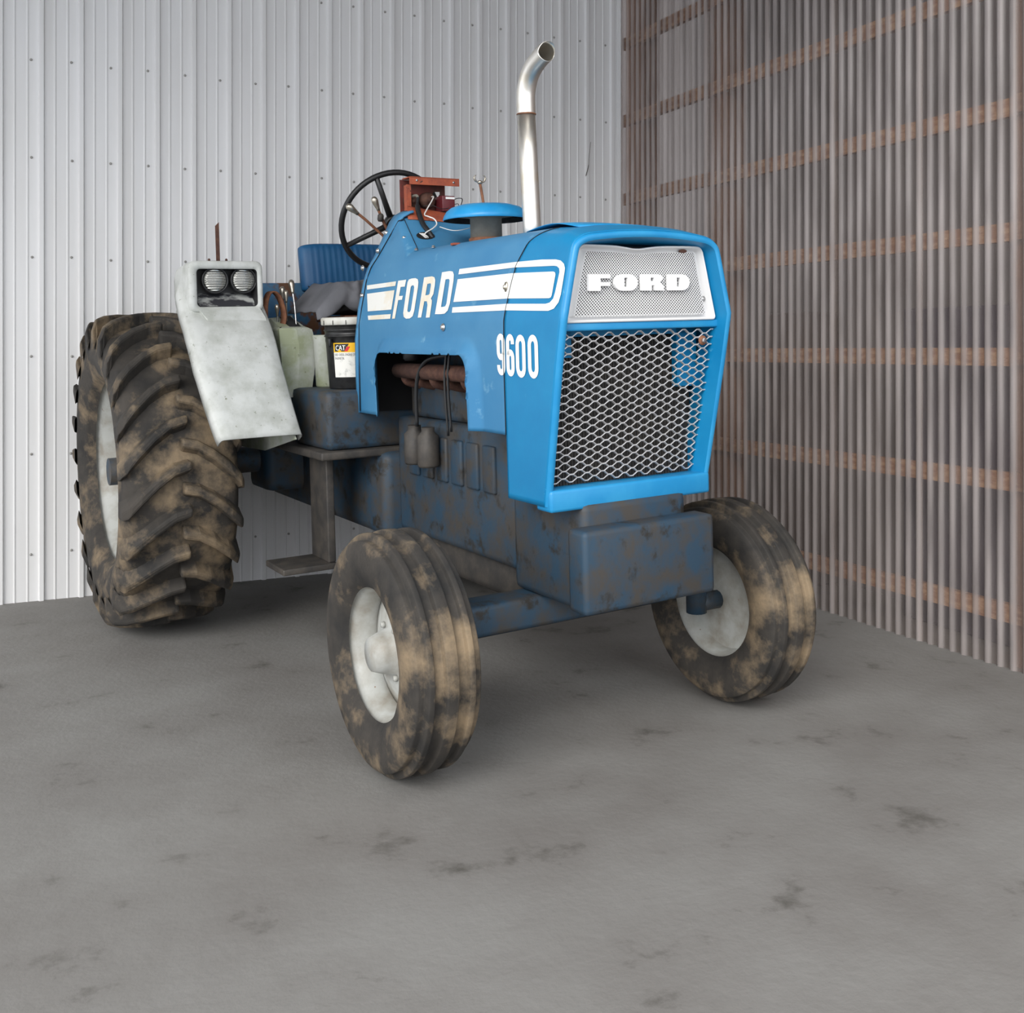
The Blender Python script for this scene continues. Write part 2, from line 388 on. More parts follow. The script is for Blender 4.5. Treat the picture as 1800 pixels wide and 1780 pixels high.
# vague dark red and blue goods behind the plastic, lower right
def blurred(name, y0, y1, z0, z1, col, label, cat):
    mb = MB(); mb.bbox((.30, -y1, z0), (.58, -y0, z1), .02)
    M[name] = mat(name + '_paint', col, rough=.6); q = obj(name, mb, name); q.matrix_world = SHED; q['label'] = label; q['category'] = cat
blurred('storage_crate', 2.62, 3.34, 0.0, 1.79, (.055, .045, .075), 'dark crate seen blurred through the corrugated plastic, lower right', 'crate')
blurred('storage_bin', 1.42, 1.80, 0.0, 1.80, (.11, .09, .085), 'dim brown bin seen blurred through the plastic beside the tractor nose', 'bin')

# ---------------------------------------------------------------- tractor
trac = thing('tractor', 'blue farm tractor with white side stripes and a white front grille', 'tractor', TR)
ZS = [.9, 1.0, 1.50, 1.677, 1.89, 1.95, 2.0, 2.19, 2.3]; VS = [.372, .375, .387, .387, .340, .325, .297, .235, .21]
def side_v(z): return interp(z, ZS, VS)
def zlim(u): return interp(u, [-1.72, -1.62, -1.40, -.30, -.10, 0], [2.195, 2.185, 2.005, 2.0, 1.985, 1.957])
def ztop(u, v):
    zl = zlim(u); vl = side_v(zl); return zl + interp(u, [-1.6, -1.4], [.008, .026]) * (1 - (v / vl) ** 2)
def u_rear(z): return interp(z, [1.0, 1.49, 1.9, 2.0, 2.07, 2.14, 2.21], [-1.86, -1.846, -1.82, -1.79, -1.755, -1.72, -1.69])
def u_seam(z): return interp(z, [1.0, 1.50, 1.614, 1.71, 1.80, 1.88, 1.962, 2.007], [-.42, -.405, -.40, -.395, -.385, -.37, -.31, -.25])
def u_front(z): return interp(z, [1.0, 1.677, 3], [-.15, 0.0, 0.0])
def side_curve(u, q, zb):
    """q 0..1 bottom to shoulder of the side, 1..2 shoulder round to centre line; returns v, z (right side positive v here)"""
    zl = zlim(u); zr = zl - .05
    if q <= 1: z = zb + (zr - zb) * q; return side_v(z), z
    if q <= 1.35:
        t = (q - 1) / .35; p0 = Vector((side_v(zr), zr)); p1 = Vector((side_v(zl - .012), zl)); vt = side_v(zl) - .075; p2 = Vector((vt, ztop(u, vt)))
        p = p0 * (1 - t) ** 2 + p1 * 2 * t * (1 - t) + p2 * t * t; return p.x, p.y
    t = (q - 1.35) / .65; v = (side_v(zl) - .075) * (1 - t); return v, ztop(u, v)
QS = [i / 44 for i in range(44)] + [1 + .35 * i / 8 for i in range(9)] + [1.35 + .65 * i / 7 for i in range(1, 8)]
ARC_C, ARC_H, ARC_T, ARC_R = -1.10, .45, 1.542, .07
def arch_sdf(u, z):
    dx = abs(u - ARC_C) - (ARC_H - ARC_R); dz = (z - (ARC_T - ARC_R))
    return math.hypot(max(dx, 0), max(dz, 0)) + min(max(dx, dz), 0) - ARC_R
def sheet(u0f, u1f, nu, zb, sgn, arch):
    P = []; sd = []
    for i in range(nu):
        t = i / (nu - 1)
        for q in QS:
            # z estimate for the slanted ends
            um = (u0f(1.9) + u1f(1.9)) / 2
            u = u0f(1.9) * (1 - t) + u1f(1.9) * t
            for _ in range(3):
                v, z = side_curve(u, q, zb); u = u0f(z) * (1 - t) + u1f(z) * t
            v, z = side_curve(u, q, zb); s = 1
            if arch and q <= 1:
                s = arch_sdf(u, z)
                if -.014 < s < .009:                       # snap the cut edge to the arch outline
                    e = .002; gx = (arch_sdf(u + e, z) - s) / e; gz = (arch_sdf(u, z + e) - s) / e
                    g = math.hypot(gx, gz) or 1; u -= s * gx / g; z -= s * gz / g; s = 0
                if s < .058: v += .036 * (1 - max(s, 0) / .058) ** .9
            P.append((u, sgn * v, z)); sd.append(s)
    return P, sd
def strip_sheet(name, u0f, u1f, nu, zb, mt, arch, label=None):
    mb = MB()
    for sgn in (-1, 1):
        P, sd = sheet(u0f, u1f, nu, zb, sgn, arch)
        mb.grid(P, nu, len(QS), True, keep=lambda f: not (arch and min(sd[i] for i in f) < -.0005))
    return obj(name, mb, mt, trac, label, solid=.004, weld=True)
strip_sheet('hood', u_rear, lambda z: u_seam(z) - .003, 110, 1.24, 'blue', True, 'faded blue hood with arched engine opening')
# nose shell with rolled front lip and recess
def nose_ring(off, uo, zb):
    """outline at the front moved inward by off and set at u_front+uo, right side bottom -> top centre -> left side bottom"""
    pts = []
    for q in QS:
        v, z = side_curve(0, q, zb); pts.append(Vector((v, z)))
    half = []
    for i, p in enumerate(pts):
        a = pts[max(i - 1, 0)]; b = pts[min(i + 1, len(pts) - 1)]; d = (b - a).normalized(); n = Vector((-d.y, d.x))
        if i == len(pts) - 1: n = Vector((0, -1))
        if n.y > 0: n = -n
        n = Vector((-abs(d.y), -abs(d.x))) if True else n
        half.append(p + n * off)
    half[-1].x = 0
    R = [(u_front(p.y) + uo, -p.x, p.y) for p in half]; Lh = [(u_front(p.y) + uo, p.x, p.y) for p in half[:-1]][::-1]
    return R + Lh
strip_sheet('nose_shell', u_seam, lambda z: u_front(z) - .012, 24, 1.0, 'blue_nose', False, 'brighter blue nose section of the hood')
def ring_strip(rings):
    mb = MB(); P = [p for r in rings for p in r]; mb.grid(P, len(rings), len(rings[0])); return mb
rings = [nose_ring(0, -.012, 1.0), nose_ring(.003, -.004, 1.0), nose_ring(.009, 0, 1.0), nose_ring(.019, 0, 1.0), nose_ring(.025, -.004, 1.0)]
obj('nose_lip', ring_strip(rings), 'blue_chip', trac, 'light blue front lip with paint chips', weld=True)
rings = [nose_ring(.025, -.004, 1.0), nose_ring(.030, -.03, 1.0), nose_ring(.036, -.062, 1.0), nose_ring(.041, -.085, 1.0), nose_ring(.043, -.12, 1.0)]
obj('nose_recess', ring_strip(rings), 'blue_nose', trac, weld=True)
mb = MB()                      # cross bar between grille and mesh, lower sill, side stiles
mb.bbox((-.090, -.36, 1.627), (-.052, .36, 1.656), .006)
obj('grille_crossbar', mb, 'blue_chip', trac); mb = MB()
mb.bbox((-.23, -.37, .98), (-.13, .37, 1.06), .012)
obj('grille_sill', mb, 'blue_chip', trac)
mb = MB(); mb.box((-.30, -.35, 1.02), (-.22, .35, 1.60)); mb.box((-.42, -.30, 1.02), (-.30, .30, 1.88))
obj('radiator', mb, 'fan', trac)
mb = MB()
for i in range(46): mb.box((-.221, -.30 + i * .0133, 1.06), (-.214, -.297 + i * .0133, 1.60))
obj('radiator_fins', mb, 'cast', trac, kind='stuff')
mb = MB(); mb.box((-.20, -.35, 1.53), (-.17, -.24, 1.63)); mb.box((-.20, .25, 1.40), (-.17, .35, 1.63)); mb.box((-.20, -.35, 1.605), (-.17, .35, 1.63))
obj('radiator_bracket', mb, 'blue_nose', trac)
mb = MB()
for z0, z1 in ((1.06, 1.975),): mb.box((-.46, -.29, z0), (-.43, .29, 1.93))
obj('radiator_baffle', mb, 'black', trac)

mb = MB(); mb.box((-.105, -.33, 1.66), (-.10, .33, 1.93)); obj('grille_shade_sheet', mb, 'black', trac)  # added black sheet, paints in the shade behind the grille holes
# perforated grille panel with real holes
GU = -.058
def pan_half(z): return interp(z, [1.655, 1.93], [.346, .283])
def panel_pt(v, z, du=0):
    """panel surface: gently buckled along its upper edge"""
    k = math.exp(-((v + .02) / .07) ** 2); top = max(0, (z - 1.80) / .13)
    return (GU + .006 * math.sin(v * 26 + z * 11) * top - .012 * k * top + du, v, z - .012 * k * top ** 2)
gp = thing_panel = bpy.data.objects.new('grille_panel', None); COL.objects.link(gp); gp.parent = trac; gp['label'] = 'white perforated grille panel'
mb = MB(); cols = 92; rows = 41
Z0, Z1 = 1.676, 1.908
def pp(i, j):
    z = Z0 + (Z1 - Z0) * j / rows; h = pan_half(z) - .038; return -h + 2 * h * i / cols, z
K = 8
for i in range(cols):
    for j in range(rows):
        c = [pp(i, j), pp(i + 1, j), pp(i + 1, j + 1), pp(i, j + 1)]
        if (i + j) % 2:
            mb.add([panel_pt(*q) for q in c], [(0, 1, 2, 3)]); continue
        cx = sum(q[0] for q in c) / 4; cz = sum(q[1] for q in c) / 4; hw = (c[1][0] - c[0][0]) / 2; hh = (Z1 - Z0) / rows / 2
        outer = []
        for a in range(8):
            an = PI / 4 * a; dx, dz = math.cos(an), math.sin(an); m_ = max(abs(dx), abs(dz)); outer.append((cx + dx / m_ * hw, cz + dz / m_ * hh))
        inner = [(cx + (.0031) * math.cos(PI / 4 * a), cz + .0027 * math.sin(PI / 4 * a)) for a in range(8)]
        mb.add([panel_pt(*q) for q in outer] + [panel_pt(*q) for q in inner] + [panel_pt(*q, -.0006) for q in inner],
               [(a, (a + 1) % 8, 8 + (a + 1) % 8, 8 + a) for a in range(8)] + [(8 + a, 8 + (a + 1) % 8, 16 + (a + 1) % 8, 16 + a) for a in range(8)])
obj('perforated_sheet', mb, 'grille_white', gp)
# frame round the sheet: rolled rim
def frame_ring(off, du):
    pts = []
    oz = off if off < .012 else .012 + (off - .012) * .45; z0 = 1.655 + oz; z1 = 1.932 - oz; r = max(.03 - off * .6, .006)
    def side(sg, seq):
        out = []
        for (cz, a0, a1) in seq:
            for k in range(6):
                a = a0 + (a1 - a0) * k / 5; rr = r if cz > 1.8 else r * .4
                czz = (z1 - r) if cz > 1.8 else (z0 + r * .4)
                h = pan_half(czz) - off - rr; out.append((sg * (h + rr * math.cos(a)), czz + rr * math.sin(a)))
        return out
    right = side(1, [(1.66, -PI / 2, 0), (1.9, 0, PI / 2)]); left = side(-1, [(1.66, -PI / 2, 0), (1.9, 0, PI / 2)])[::-1]
    # subdivide straight runs
    raw = right + left; n = len(raw); out = []
    for i in range(n):
        a = raw[i]; b = raw[(i + 1) % n]; d = math.hypot(b[0] - a[0], b[1] - a[1]); m_ = 14 if d > .1 else 1
        for k in range(m_): out.append((a[0] + (b[0] - a[0]) * k / m_, a[1] + (b[1] - a[1]) * k / m_))
    return [panel_pt(v, z, du) for v, z in out]
mb = MB(); FR = [frame_ring(-.001, -.012), frame_ring(0, .009), frame_ring(.004, .014), frame_ring(.008, .010), frame_ring(.013, -.016), frame_ring(.030, -.017), frame_ring(.042, .0006)]
for a, b in zip(FR, FR[1:]):
    n = len(a); mb.add(a + b, [(i, (i + 1) % n, n + (i + 1) % n, n + i) for i in range(n)], True)
obj('panel_frame', mb, 'grille_white', gp, weld=True)
mb = MB(); mb.lathe([(.011, 0), (.011, .003), (.006, .004), (.006, .007), (0, .008)], 16, T3(GU - .016, .304, 1.735) @ RY(90))
obj('panel_screw', mb, 'steel', gp)
mb = MB(); mb.add([panel_pt(.195 + .017 * math.cos(a), 1.9135 + .007 * math.sin(a), .0015) for a in [2 * PI * k / 14 for k in range(14)]], [tuple(range(14))])
mb.add([panel_pt(.195 + .017 * math.cos(a), 1.9135 + .007 * math.sin(a), -.004) for a in [2 * PI * k / 14 for k in range(14)]], [tuple(range(14))])
obj('rust_patch', mb, 'rust_dark', gp)
# raised wide slab letters  F O R D
def arcp(cx, cy, rx, ry, a0, a1, n=7): return [(cx + rx * math.cos(rad(a0 + (a1 - a0) * k / n)), cy + ry * math.sin(rad(a0 + (a1 - a0) * k / n))) for k in range(n + 1)]
LET = {
 'F': ([(0, 0), (.55, 0), (.55, .30), (.98, .30), (.98, .52), (.55, .52), (.55, .76), (1, .76), (1, 1), (0, 1)], []),
 'O': (arcp(.36, .5, .36, .5, 90, 270) + arcp(.74, .5, .36, .5, -90, 90), [[(.47, .24), (.62, .24), (.62, .80), (.47, .80)]]),
 'R': ([(0, 0), (.50, 0), (.50, .33), (.62, .33), (.64, 0), (1.08, 0), (1.08, .30), (.94, .46)] + arcp(.78, .76, .26, .24, -60, 90) + [(0, 1)], [[(.46, .58), (.62, .60), (.62, .80), (.46, .80)]]),
 'D': ([(0, 0), (.72, 0)] + arcp(.72, .5, .36, .5, -90, 90)[1:] + [(0, 1)], [[(.44, .24), (.60, .24), (.60, .80), (.44, .80)]]),
}
lw_ = .093; lh = .059; zb_ = 1.767
for ch, v0 in (('F', -.246), ('O', -.133), ('R', -.012), ('D', .112)):
    o_, h_ = LET[ch]; mb = MB()
    def fn(x, y, d, v0=v0): return (GU + .004 + d, v0 + x * lw_ * 1.03, zb_ + y * lh)
    cx_ = .5; cy_ = .5
    extrude_poly(mb, o_, h_, .011, fn)
    mb2 = MB()
    extrude_poly(mb2, [(cx_ + (x - cx_) * 1.03, cy_ + (y - cy_) * 1.05) for x, y in o_], [], .004, fn) if ch == 'F' else None
    obj('emblem_letter', mb, 'letter_white', gp, 'raised white letter ' + ch, bevel=.0022)

# expanded metal mesh over the radiator
mb = MB(); pw = .0685; rh = .0148; zt = 1.612
def mesh_u(z): return u_front(z) - .062
nr = 37
for r_ in range(nr):
    z = zt - r_ * rh; ph = (r_ % 2) * .5; v = -.355; pts = []
    k = math.floor(-.36 / pw) - 1
    hwid = .352
    seq = []
    while k * pw < .37:
        c = (k + ph) * pw
        seq += [(c - .10 * pw, z + rh * .5), (c + .10 * pw, z + rh * .5), (c + .40 * pw, z - rh * .5), (c + .60 * pw, z - rh * .5)]; k += 1
    seq = [q for q in seq if -hwid < q[0] < hwid - .01 + .012 * random.random()]
    P = []
    for (v, zz) in seq:
        zz += .0012 * math.sin(v * 13 + r_); u = mesh_u(zz) + .003 * math.sin(v * 9 + z * 7)
        P += [(u + .004, v, zz + .0032), (u + .0045, v, zz - .0008), (u - .003, v, zz - .0034), (u - .0035, v, zz + .0006)]
    n = len(seq); fs = []
    for i in range(n - 1):
        for j in range(4): fs.append((i * 4 + j, i * 4 + (j + 1) % 4, (i + 1) * 4 + (j + 1) % 4, (i + 1) * 4 + j))
    mb.add(P, fs)
obj('expanded_mesh', mb, 'mesh_silver', trac, 'silver expanded metal mesh screen')
mb = MB(); mb.lathe([(.019, 0), (.019, .004), (.008, .005)], 18, T3(mesh_u(1.58) + .006, .300, 1.577) @ RY(90)); obj('mesh_washer', mb, 'rust', trac)
mb = MB(); mb.lathe([(.009, 0), (.009, .008), (.005, .010), (0, .010)], 6, T3(mesh_u(1.58) + .010, .300, 1.577) @ RY(90), False); obj('mesh_bolt', mb, 'steel', trac)

# decals, laid on the hood side
def on_side(u, z, d=.0016): return (u, -(side_v(z) + d), z)
D = {}
#DECALS#
D['stripe_a'] = ([(-1.782, 1.8635), (-1.4405, 1.8675), (-1.442, 1.8465), (-1.772, 1.8425)], [])
D['stripe_b'] = ([(-1.762, 1.822), (-1.442, 1.827), (-1.440, 1.7375), (-1.715, 1.7355)], [])
D['stripe_c'] = ([(-1.705, 1.7145), (-1.4365, 1.717), (-1.4345, 1.6955), (-1.690, 1.694)], [])
D['loop'] = ([(-.8255, 1.8889), (-.3887, 1.8895), (-.1922, 1.8865), (-.0996, 1.881), (-.0655, 1.8748), (-.042, 1.8623), (-.0311, 1.8464), (-.0297, 1.8332), (-.0307, 1.7547), (-.0375, 1.7288), (-.0608, 1.7076), (-.0952, 1.7006), (-.3907, 1.7093), (-.8275, 1.7098), (-.8301, 1.732), (-.3987, 1.734), (-.1192, 1.7259), (-.0941, 1.7296), (-.0753, 1.7431), (-.0696, 1.7649), (-.062, 1.8349), (-.0681, 1.8476), (-.0842, 1.8561), (-.1054, 1.8591), (-.377, 1.8688), (-.8264, 1.8666)], [])
D['block'] = ([(-.8259, 1.8468), (-.3889, 1.8482), (-.1034, 1.8386), (-.091, 1.8352), (-.0855, 1.8274), (-.0884, 1.7546), (-.0928, 1.7472), (-.1044, 1.745), (-.391, 1.7536), (-.8301, 1.7537)], [])
D['F'] = ([(-1.4194, 1.8689), (-1.3324, 1.8699), (-1.3345, 1.8386), (-1.3790, 1.8387), (-1.380, 1.7974), (-1.338, 1.7977), (-1.3414, 1.7795), (-1.3815, 1.7792), (-1.3835, 1.6955), (-1.4145, 1.6952)], [])
D['O'] = ([(-1.3142, 1.8582), (-1.304, 1.8691), (-1.2761, 1.8723), (-1.2368, 1.872), (-1.211, 1.8657), (-1.1995, 1.8529), (-1.1945, 1.8304), (-1.1911, 1.7248), (-1.1978, 1.7028), (-1.2239, 1.6933), (-1.2631, 1.6928), (-1.2907, 1.7017), (-1.3031, 1.7189), (-1.312, 1.8297)],
          [[(-1.2700, 1.8335), (-1.2608, 1.8405), (-1.2437, 1.8403), (-1.2339, 1.832), (-1.231, 1.8151), (-1.2274, 1.7312), (-1.2354, 1.7219), (-1.2553, 1.7224), (-1.2634, 1.7293), (-1.2649, 1.7462)]])
D['R'] = ([(-1.1492, 1.8704), (-1.0728, 1.8715), (-1.0465, 1.8663), (-1.0331, 1.8532), (-1.0286, 1.8287), (-1.0286, 1.7937), (-1.0458, 1.7754), (-1.0328, 1.7669), (-1.0289, 1.7533), (-1.0268, 1.6942), (-1.0632, 1.6938), (-1.0686, 1.7491), (-1.0808, 1.7646), (-1.1059, 1.7654), (-1.1098, 1.6957), (-1.1436, 1.6952)],
          [[(-1.1051, 1.8402), (-1.0761, 1.8417), (-1.0677, 1.8358), (-1.0662, 1.7967), (-1.0765, 1.7916), (-1.1046, 1.791)]])
D['D'] = ([(-.9815, 1.8839), (-.9123, 1.8854), (-.8823, 1.8816), (-.8675, 1.8688), (-.8612, 1.8423), (-.8597, 1.7484), (-.8685, 1.72), (-.8925, 1.7075), (-.9267, 1.7061), (-.9813, 1.7072)],
          [[(-.9366, 1.8512), (-.9093, 1.8525), (-.898, 1.8467), (-.8948, 1.8255), (-.8908, 1.7493), (-.8981, 1.738), (-.9204, 1.736), (-.9357, 1.7364)]])
for nm, (o_, h_) in D.items():
    P, F = poly_mesh(o_, h_); mb = MB(); mb.add([on_side(u, z, .0022) for u, z in P], F)
    letter = len(nm) == 1
    obj('decal_letter' if letter else 'decal_stripe', mb, 'cream_decal' if (letter or nm.startswith('stripe_')) else 'white_decal', trac, ('white painted letter ' + nm) if letter else None)
    if nm in ('loop', 'block') or nm.startswith('stripe_'):       # same stripe on the far side
        mb = MB(); mb.add([(u, -y, z) for (u, y, z) in [on_side(u, z, .0022) for u, z in P]], F); obj('decal_stripe', mb, 'white_decal', trac)
def ribbon(path, w, closed=False):
    pts = [Vector(p) for p in path]; n = len(pts); L_ = []; R_ = []
    for i, p in enumerate(pts):
        a = pts[(i - 1) % n] if (closed or i) else p; b = pts[(i + 1) % n] if (closed or i < n - 1) else p
        d = (b - a).normalized(); nn = Vector((-d.y, d.x)); L_.append(p + nn * w / 2); R_.append(p - nn * w / 2)
    m_ = MB(); m_.add([on_side(q.x, q.y, .0022) for q in L_ + R_], [(i, (i + 1) % n, n + (i + 1) % n, n + i) for i in range(n if closed else n - 1)])
    return m_
sw_ = .0235; DH = .158
def digit(ch, u0, u1, zt):
    w = u1 - u0 - sw_; x0 = u0 + sw_ / 2; x1 = u1 - sw_ / 2; cx = (x0 + x1) / 2; r = w / 2; ry = r * 1.15; z1 = zt - sw_ / 2; z0 = zt - DH + sw_ / 2
    zm = (z0 + z1) / 2
    A = lambda cz, a0, a1, n=10: [(cx + r * math.cos(rad(a0 + (a1 - a0) * k / n)), cz + ry * math.sin(rad(a0 + (a1 - a0) * k / n))) for k in range(n + 1)]
    if ch == '0': return ribbon(A(z1 - ry, 0, 180) + A(z0 + ry, 180, 360), sw_, True)
    up = [(x1, zm + .02)] + A(z1 - ry, 0, 180) + A(zm - .012 + ry, 180, 330)
    path9 = [(cx - r, z0 + ry + .006)] + A(z0 + ry, 180, 360) + [(x1, zm)] + A(z1 - ry, 0, 180) + A(zm - .010 + ry, 180, 345)
    if ch == '9': return ribbon(path9, sw_)
    return ribbon([(2 * cx - x, z0 + z1 - y) for x, y in path9], sw_)
for ch, a, b, z in (('9', -.454, -.393, 1.623), ('6', -.384, -.325, 1.621), ('0', -.3145, -.246, 1.6185), ('0', -.230, -.160, 1.618)):
    obj('decal_digit', digit(ch, a, b, z), 'white_decal', trac, 'white painted digit ' + ch)

# panel seams, bolts and latches on the hood
mb = MB()
zz = [1.24 + (2.0 - 1.24) * k / 30 for k in range(31)]
seam = [(u_seam(z), -(side_v(z) + .0022), z) for z in zz if z < 1.93]
for k in range(9):
    q = 1 + .35 * k / 8; v, z = side_curve(-.27, q, 1.24); seam.append((u_seam(z), -(v + .0015), z + .0005))
mb.tube(seam, .0017, 5)
obj('hood_seam', mb, 'seam', trac)
mb = MB()
def rim_w(z): return interp(z, [1.88, 2.0, 2.10, 2.18], [.020, .036, .068, .095])
def top_pt(u, v, d=.001): return (u, v, ztop(u, v) + d)
for sg in (-1, 1):
    mb.tube([top_pt(-1.40 - .2 * k / 8, sg * (.262 - .030 * k / 8) * .96, .0015) for k in range(9)], .0018, 5)
mb.tube([(-1.60, -.225, 2.172)] + [(u_rear(z) + rim_w(z) + .002, -(side_v(z) + .003), z) for z in (2.165, 2.14, 2.10, 2.05, 2.0, 1.95, 1.9, 1.88)] + [(-1.80, -.388, 1.67), (-1.81, -.3885, 1.45), (-1.82, -.387, 1.25)], .0028, 5)
obj('cowl_seam', mb, 'seam', trac)
# raised rim band around the rear of the cowl
mb = MB(); P = []; nn = 0
zl_ = [1.24, 1.45, 1.6, 1.75, 1.88, 1.95, 2.0, 2.05, 2.10, 2.14, 2.165]
band = []
for z in zl_: band.append((u_rear(z), side_v(z), z))
band += [(-1.700, .222, 2.196), (-1.697, .19, 2.214), (-1.695, .172, 2.219)]
full = [(u, -v, z) for u, v, z in band]
for i, (u, v, z) in enumerate(full):
    sg = -1 if v < 0 else 1
    k = rim_w(z); out = .006
    ny = sg if abs(v) > .21 else 0; nz_ = .6 if abs(v) > .21 and z > 2.1 else (1 if abs(v) <= .21 else 0)
    P += [(u - .012, v * .985, z - .012 * (nz_ > 0)), (u - .008, v + ny * out, z + nz_ * out), (u + k, v + ny * out, z + nz_ * out - (.009 if nz_ else 0)), (u + k + .002, v, z - (.014 if nz_ else 0))]
mb.grid(P, len(full), 4); obj('cowl_rim', mb, 'blue', trac, 'faded blue rim band around the dashboard cowl', solid=.003, weld=True)
mb = MB(); mb.grid([(a, -b, c) for a, b, c in P], len(full), 4); obj('cowl_rim', mb, 'blue', trac, solid=.003, weld=True)
mb = MB(); P = []
for k in range(13):
    z = 1.24 + .93 * k / 12; P += [(u_rear(z) + .03, -side_v(z) + .01, z), (u_rear(z) + .03, side_v(z) - .01, z)]
mb.grid(P, 13, 2); obj('firewall', mb, 'black', trac)
def bolt(name, p, T, r=.008, m_='steel', lab=None):
    mb = MB(); mb.lathe([(r * 1.5, 0), (r * 1.5, .0025), (r * .95, .003), (r * .95, .009), (r * .6, .011), (0, .011)], 12, T3(*p) @ T); return obj(name, mb, m_, trac, lab)
OUT = RX(90)
bolt('hood_bolt', (-.895, -.389, 1.651), OUT, .011)
bolt('hood_bolt', (-1.745, -.300, 2.03), OUT, .009); bolt('hood_bolt', (-1.815, -.352, 1.95), OUT, .010)
bolt('hood_bolt', (-1.815, -.36, 1.815), OUT, .009)
bolt('hood_bolt', (-1.60, -.318, 2.105) , RX(65), .008); bolt('hood_bolt', (-1.52, -.262, 2.075), RX(60), .007)
bolt('hood_bolt', (-1.375, -.272, 2.006), Matrix.Identity(4), .007); bolt('hood_bolt', (-1.20, -.272, 2.005), Matrix.Identity(4), .007)
mb = MB(); mb.lathe([(.008, 0), (.017, .002), (.015, .007), (.008, .008), (.006, .016), (0, .017)], 14, T3(-.415, -.360, 1.797) @ OUT @ Matrix.Diagonal((.7, 1.25, 1, 1)))
obj('hood_latch', mb, 'knob', trac, 'small oval metal hood latch')
mb = MB(); mb.bbox((-1.01, -.285, 2.000), (-.975, -.255, 2.010), .002); obj('rust_tab', mb, 'orange', trac)
# loose sheet-metal cover lying on the hood, dark gap at its near edge
mb = MB(); P = []
for i in range(9):
    u = -.50 + .36 * i / 8
    for j in range(7):
        v = -.215 + .44 * j / 6; P.append((u, v, ztop(u, v) + .003 + .016 * math.sin(PI * i / 8) * (1 - j / 6)))
mb.grid(P, 9, 7); obj('hood_cover', mb, 'blue_chip', trac, 'thin blue cover sheet lifting off the hood top', solid=.003)

# exhaust stack
mb = MB(); mb.tube([(-.803, 0, 1.98), (-.803, 0, 2.08), (-.815, 0, 2.32), (-.827, 0, 2.555)], .0385, 28, cap=False); obj('exhaust_pipe', mb, 'chrome', trac, 'tall shiny chrome exhaust pipe', solid=.002)
pth = catmull([(-.826, 0, 2.545), (-.828, 0, 2.60), (-.822, 0, 2.65), (-.797, 0, 2.70), (-.755, 0, 2.737), (-.70, 0, 2.762), (-.655, 0, 2.775)], 6)
n = 28; mb = MB(); mb.tube(pth, .0405, n, cap=False)
for j in range(n):                                   # slanted cut at the mouth
    i = len(mb.v) - n + j; x, y, z = mb.v[i]; mb.v[i] = (x + (z - 2.775) * .75, y, z)
obj('exhaust_elbow', mb, 'chrome', trac, 'curved chrome exhaust tip', solid=.002)
mb = MB(); mb.lathe([(.041, 0), (.0425, .003), (.041, .006)], 28, T3(-.8265, 0, 2.545)); obj('exhaust_joint', mb, 'rust', trac)
mb = MB(); mb.lathe([(.060, 0), (.055, .01), (.043, .02)], 24, T3(-.803, 0, 2.015)); obj('exhaust_collar', mb, 'cast', trac)

# air pre-cleaner
AC = T3(-1.200, 0.0, .006)
mb = MB(); mb.lathe([(.080, 1.99), (.080, 2.045), (.074, 2.048)], 28, AC); obj('cleaner_clamp', mb, 'rust', trac)
mb = MB(); mb.lathe([(.073, 2.04), (.073, 2.135), (.080, 2.140), (.135, 2.148), (.142, 2.160), (.138, 2.175)], 32, AC); obj('cleaner_neck', mb, 'cleaner_grey', trac)
mb = MB(); mb.lathe([(.194, 2.128), (.197, 2.131), (.193, 2.146), (.180, 2.168), (.160, 2.184), (.12, 2.196), (.06, 2.203), (0.0001, 2.205)], 48, AC, True, True); obj('cleaner_cap', mb, 'cap', trac, 'bright blue domed rain cap')
mb = MB(); mb.lathe([(.1935, 2.1285), (.189, 2.146), (.176, 2.165), (.12, 2.188), (.0001, 2.195)], 40, AC, True, True); obj('cap_underside', mb, 'fan', trac)
mb = MB(); mb.tube(catmull([(-1.215, .0, 2.20), (-1.225, -.002, 2.25), (-1.24, -.004, 2.31)]), .0065, 8); obj('cleaner_rod', mb, 'rust', trac)
mb = MB(); mb.lathe([(.011, 0), (.011, .012), (.006, .016)], 10, T3(-1.24, -.004, 2.305))
for sg in (-1, 1):
    mb.tube(catmull([(-1.24, -.004 + sg * .006, 2.312), (-1.24, -.004 + sg * .022, 2.318), (-1.24, -.004 + sg * .029, 2.335), (-1.24, -.004 + sg * .020, 2.345)]), [.004] * 6 + [.005] * 6 + [.003] * 6 + [.002], 7)
obj('wing_nut', mb, 'knob', trac)

# instrument cradle: orange primer box, open at the front
BX = bpy.data.objects.new('instrument_box', None); COL.objects.link(BX); BX.parent = trac; BX['label'] = 'rusty orange open instrument box'
mb = MB()
mb.box((-1.675, -.155, 2.352), (-1.670, .118, 2.388)); mb.box((-1.76, -.155, 2.385), (-1.670, .118, 2.390)); obj('top_flange', mb, 'orange', BX)
mb = MB(); mb.box((-1.735, -.158, 2.22), (-1.685, -.154, 2.352)); mb.box((-1.691, -.166, 2.22), (-1.686, -.142, 2.352)); obj('side_plate', mb, 'orange', BX)
mb = MB()
P2, F2 = poly_mesh([(-.165, 2.19), (.085, 2.19), (.085, 2.385), (-.165, 2.385)], [[(.000, 2.302), (.022, 2.332), (.056, 2.334), (.056, 2.322), (.036, 2.292)], [(-.105, 2.225), (-.113, 2.24), (-.100, 2.245), (-.092, 2.23)]])
mb.add([(-1.768, a, b) for a, b in P2], F2); obj('back_plate', mb, 'box_inner', BX, solid=.003)
mb = MB(); P = []
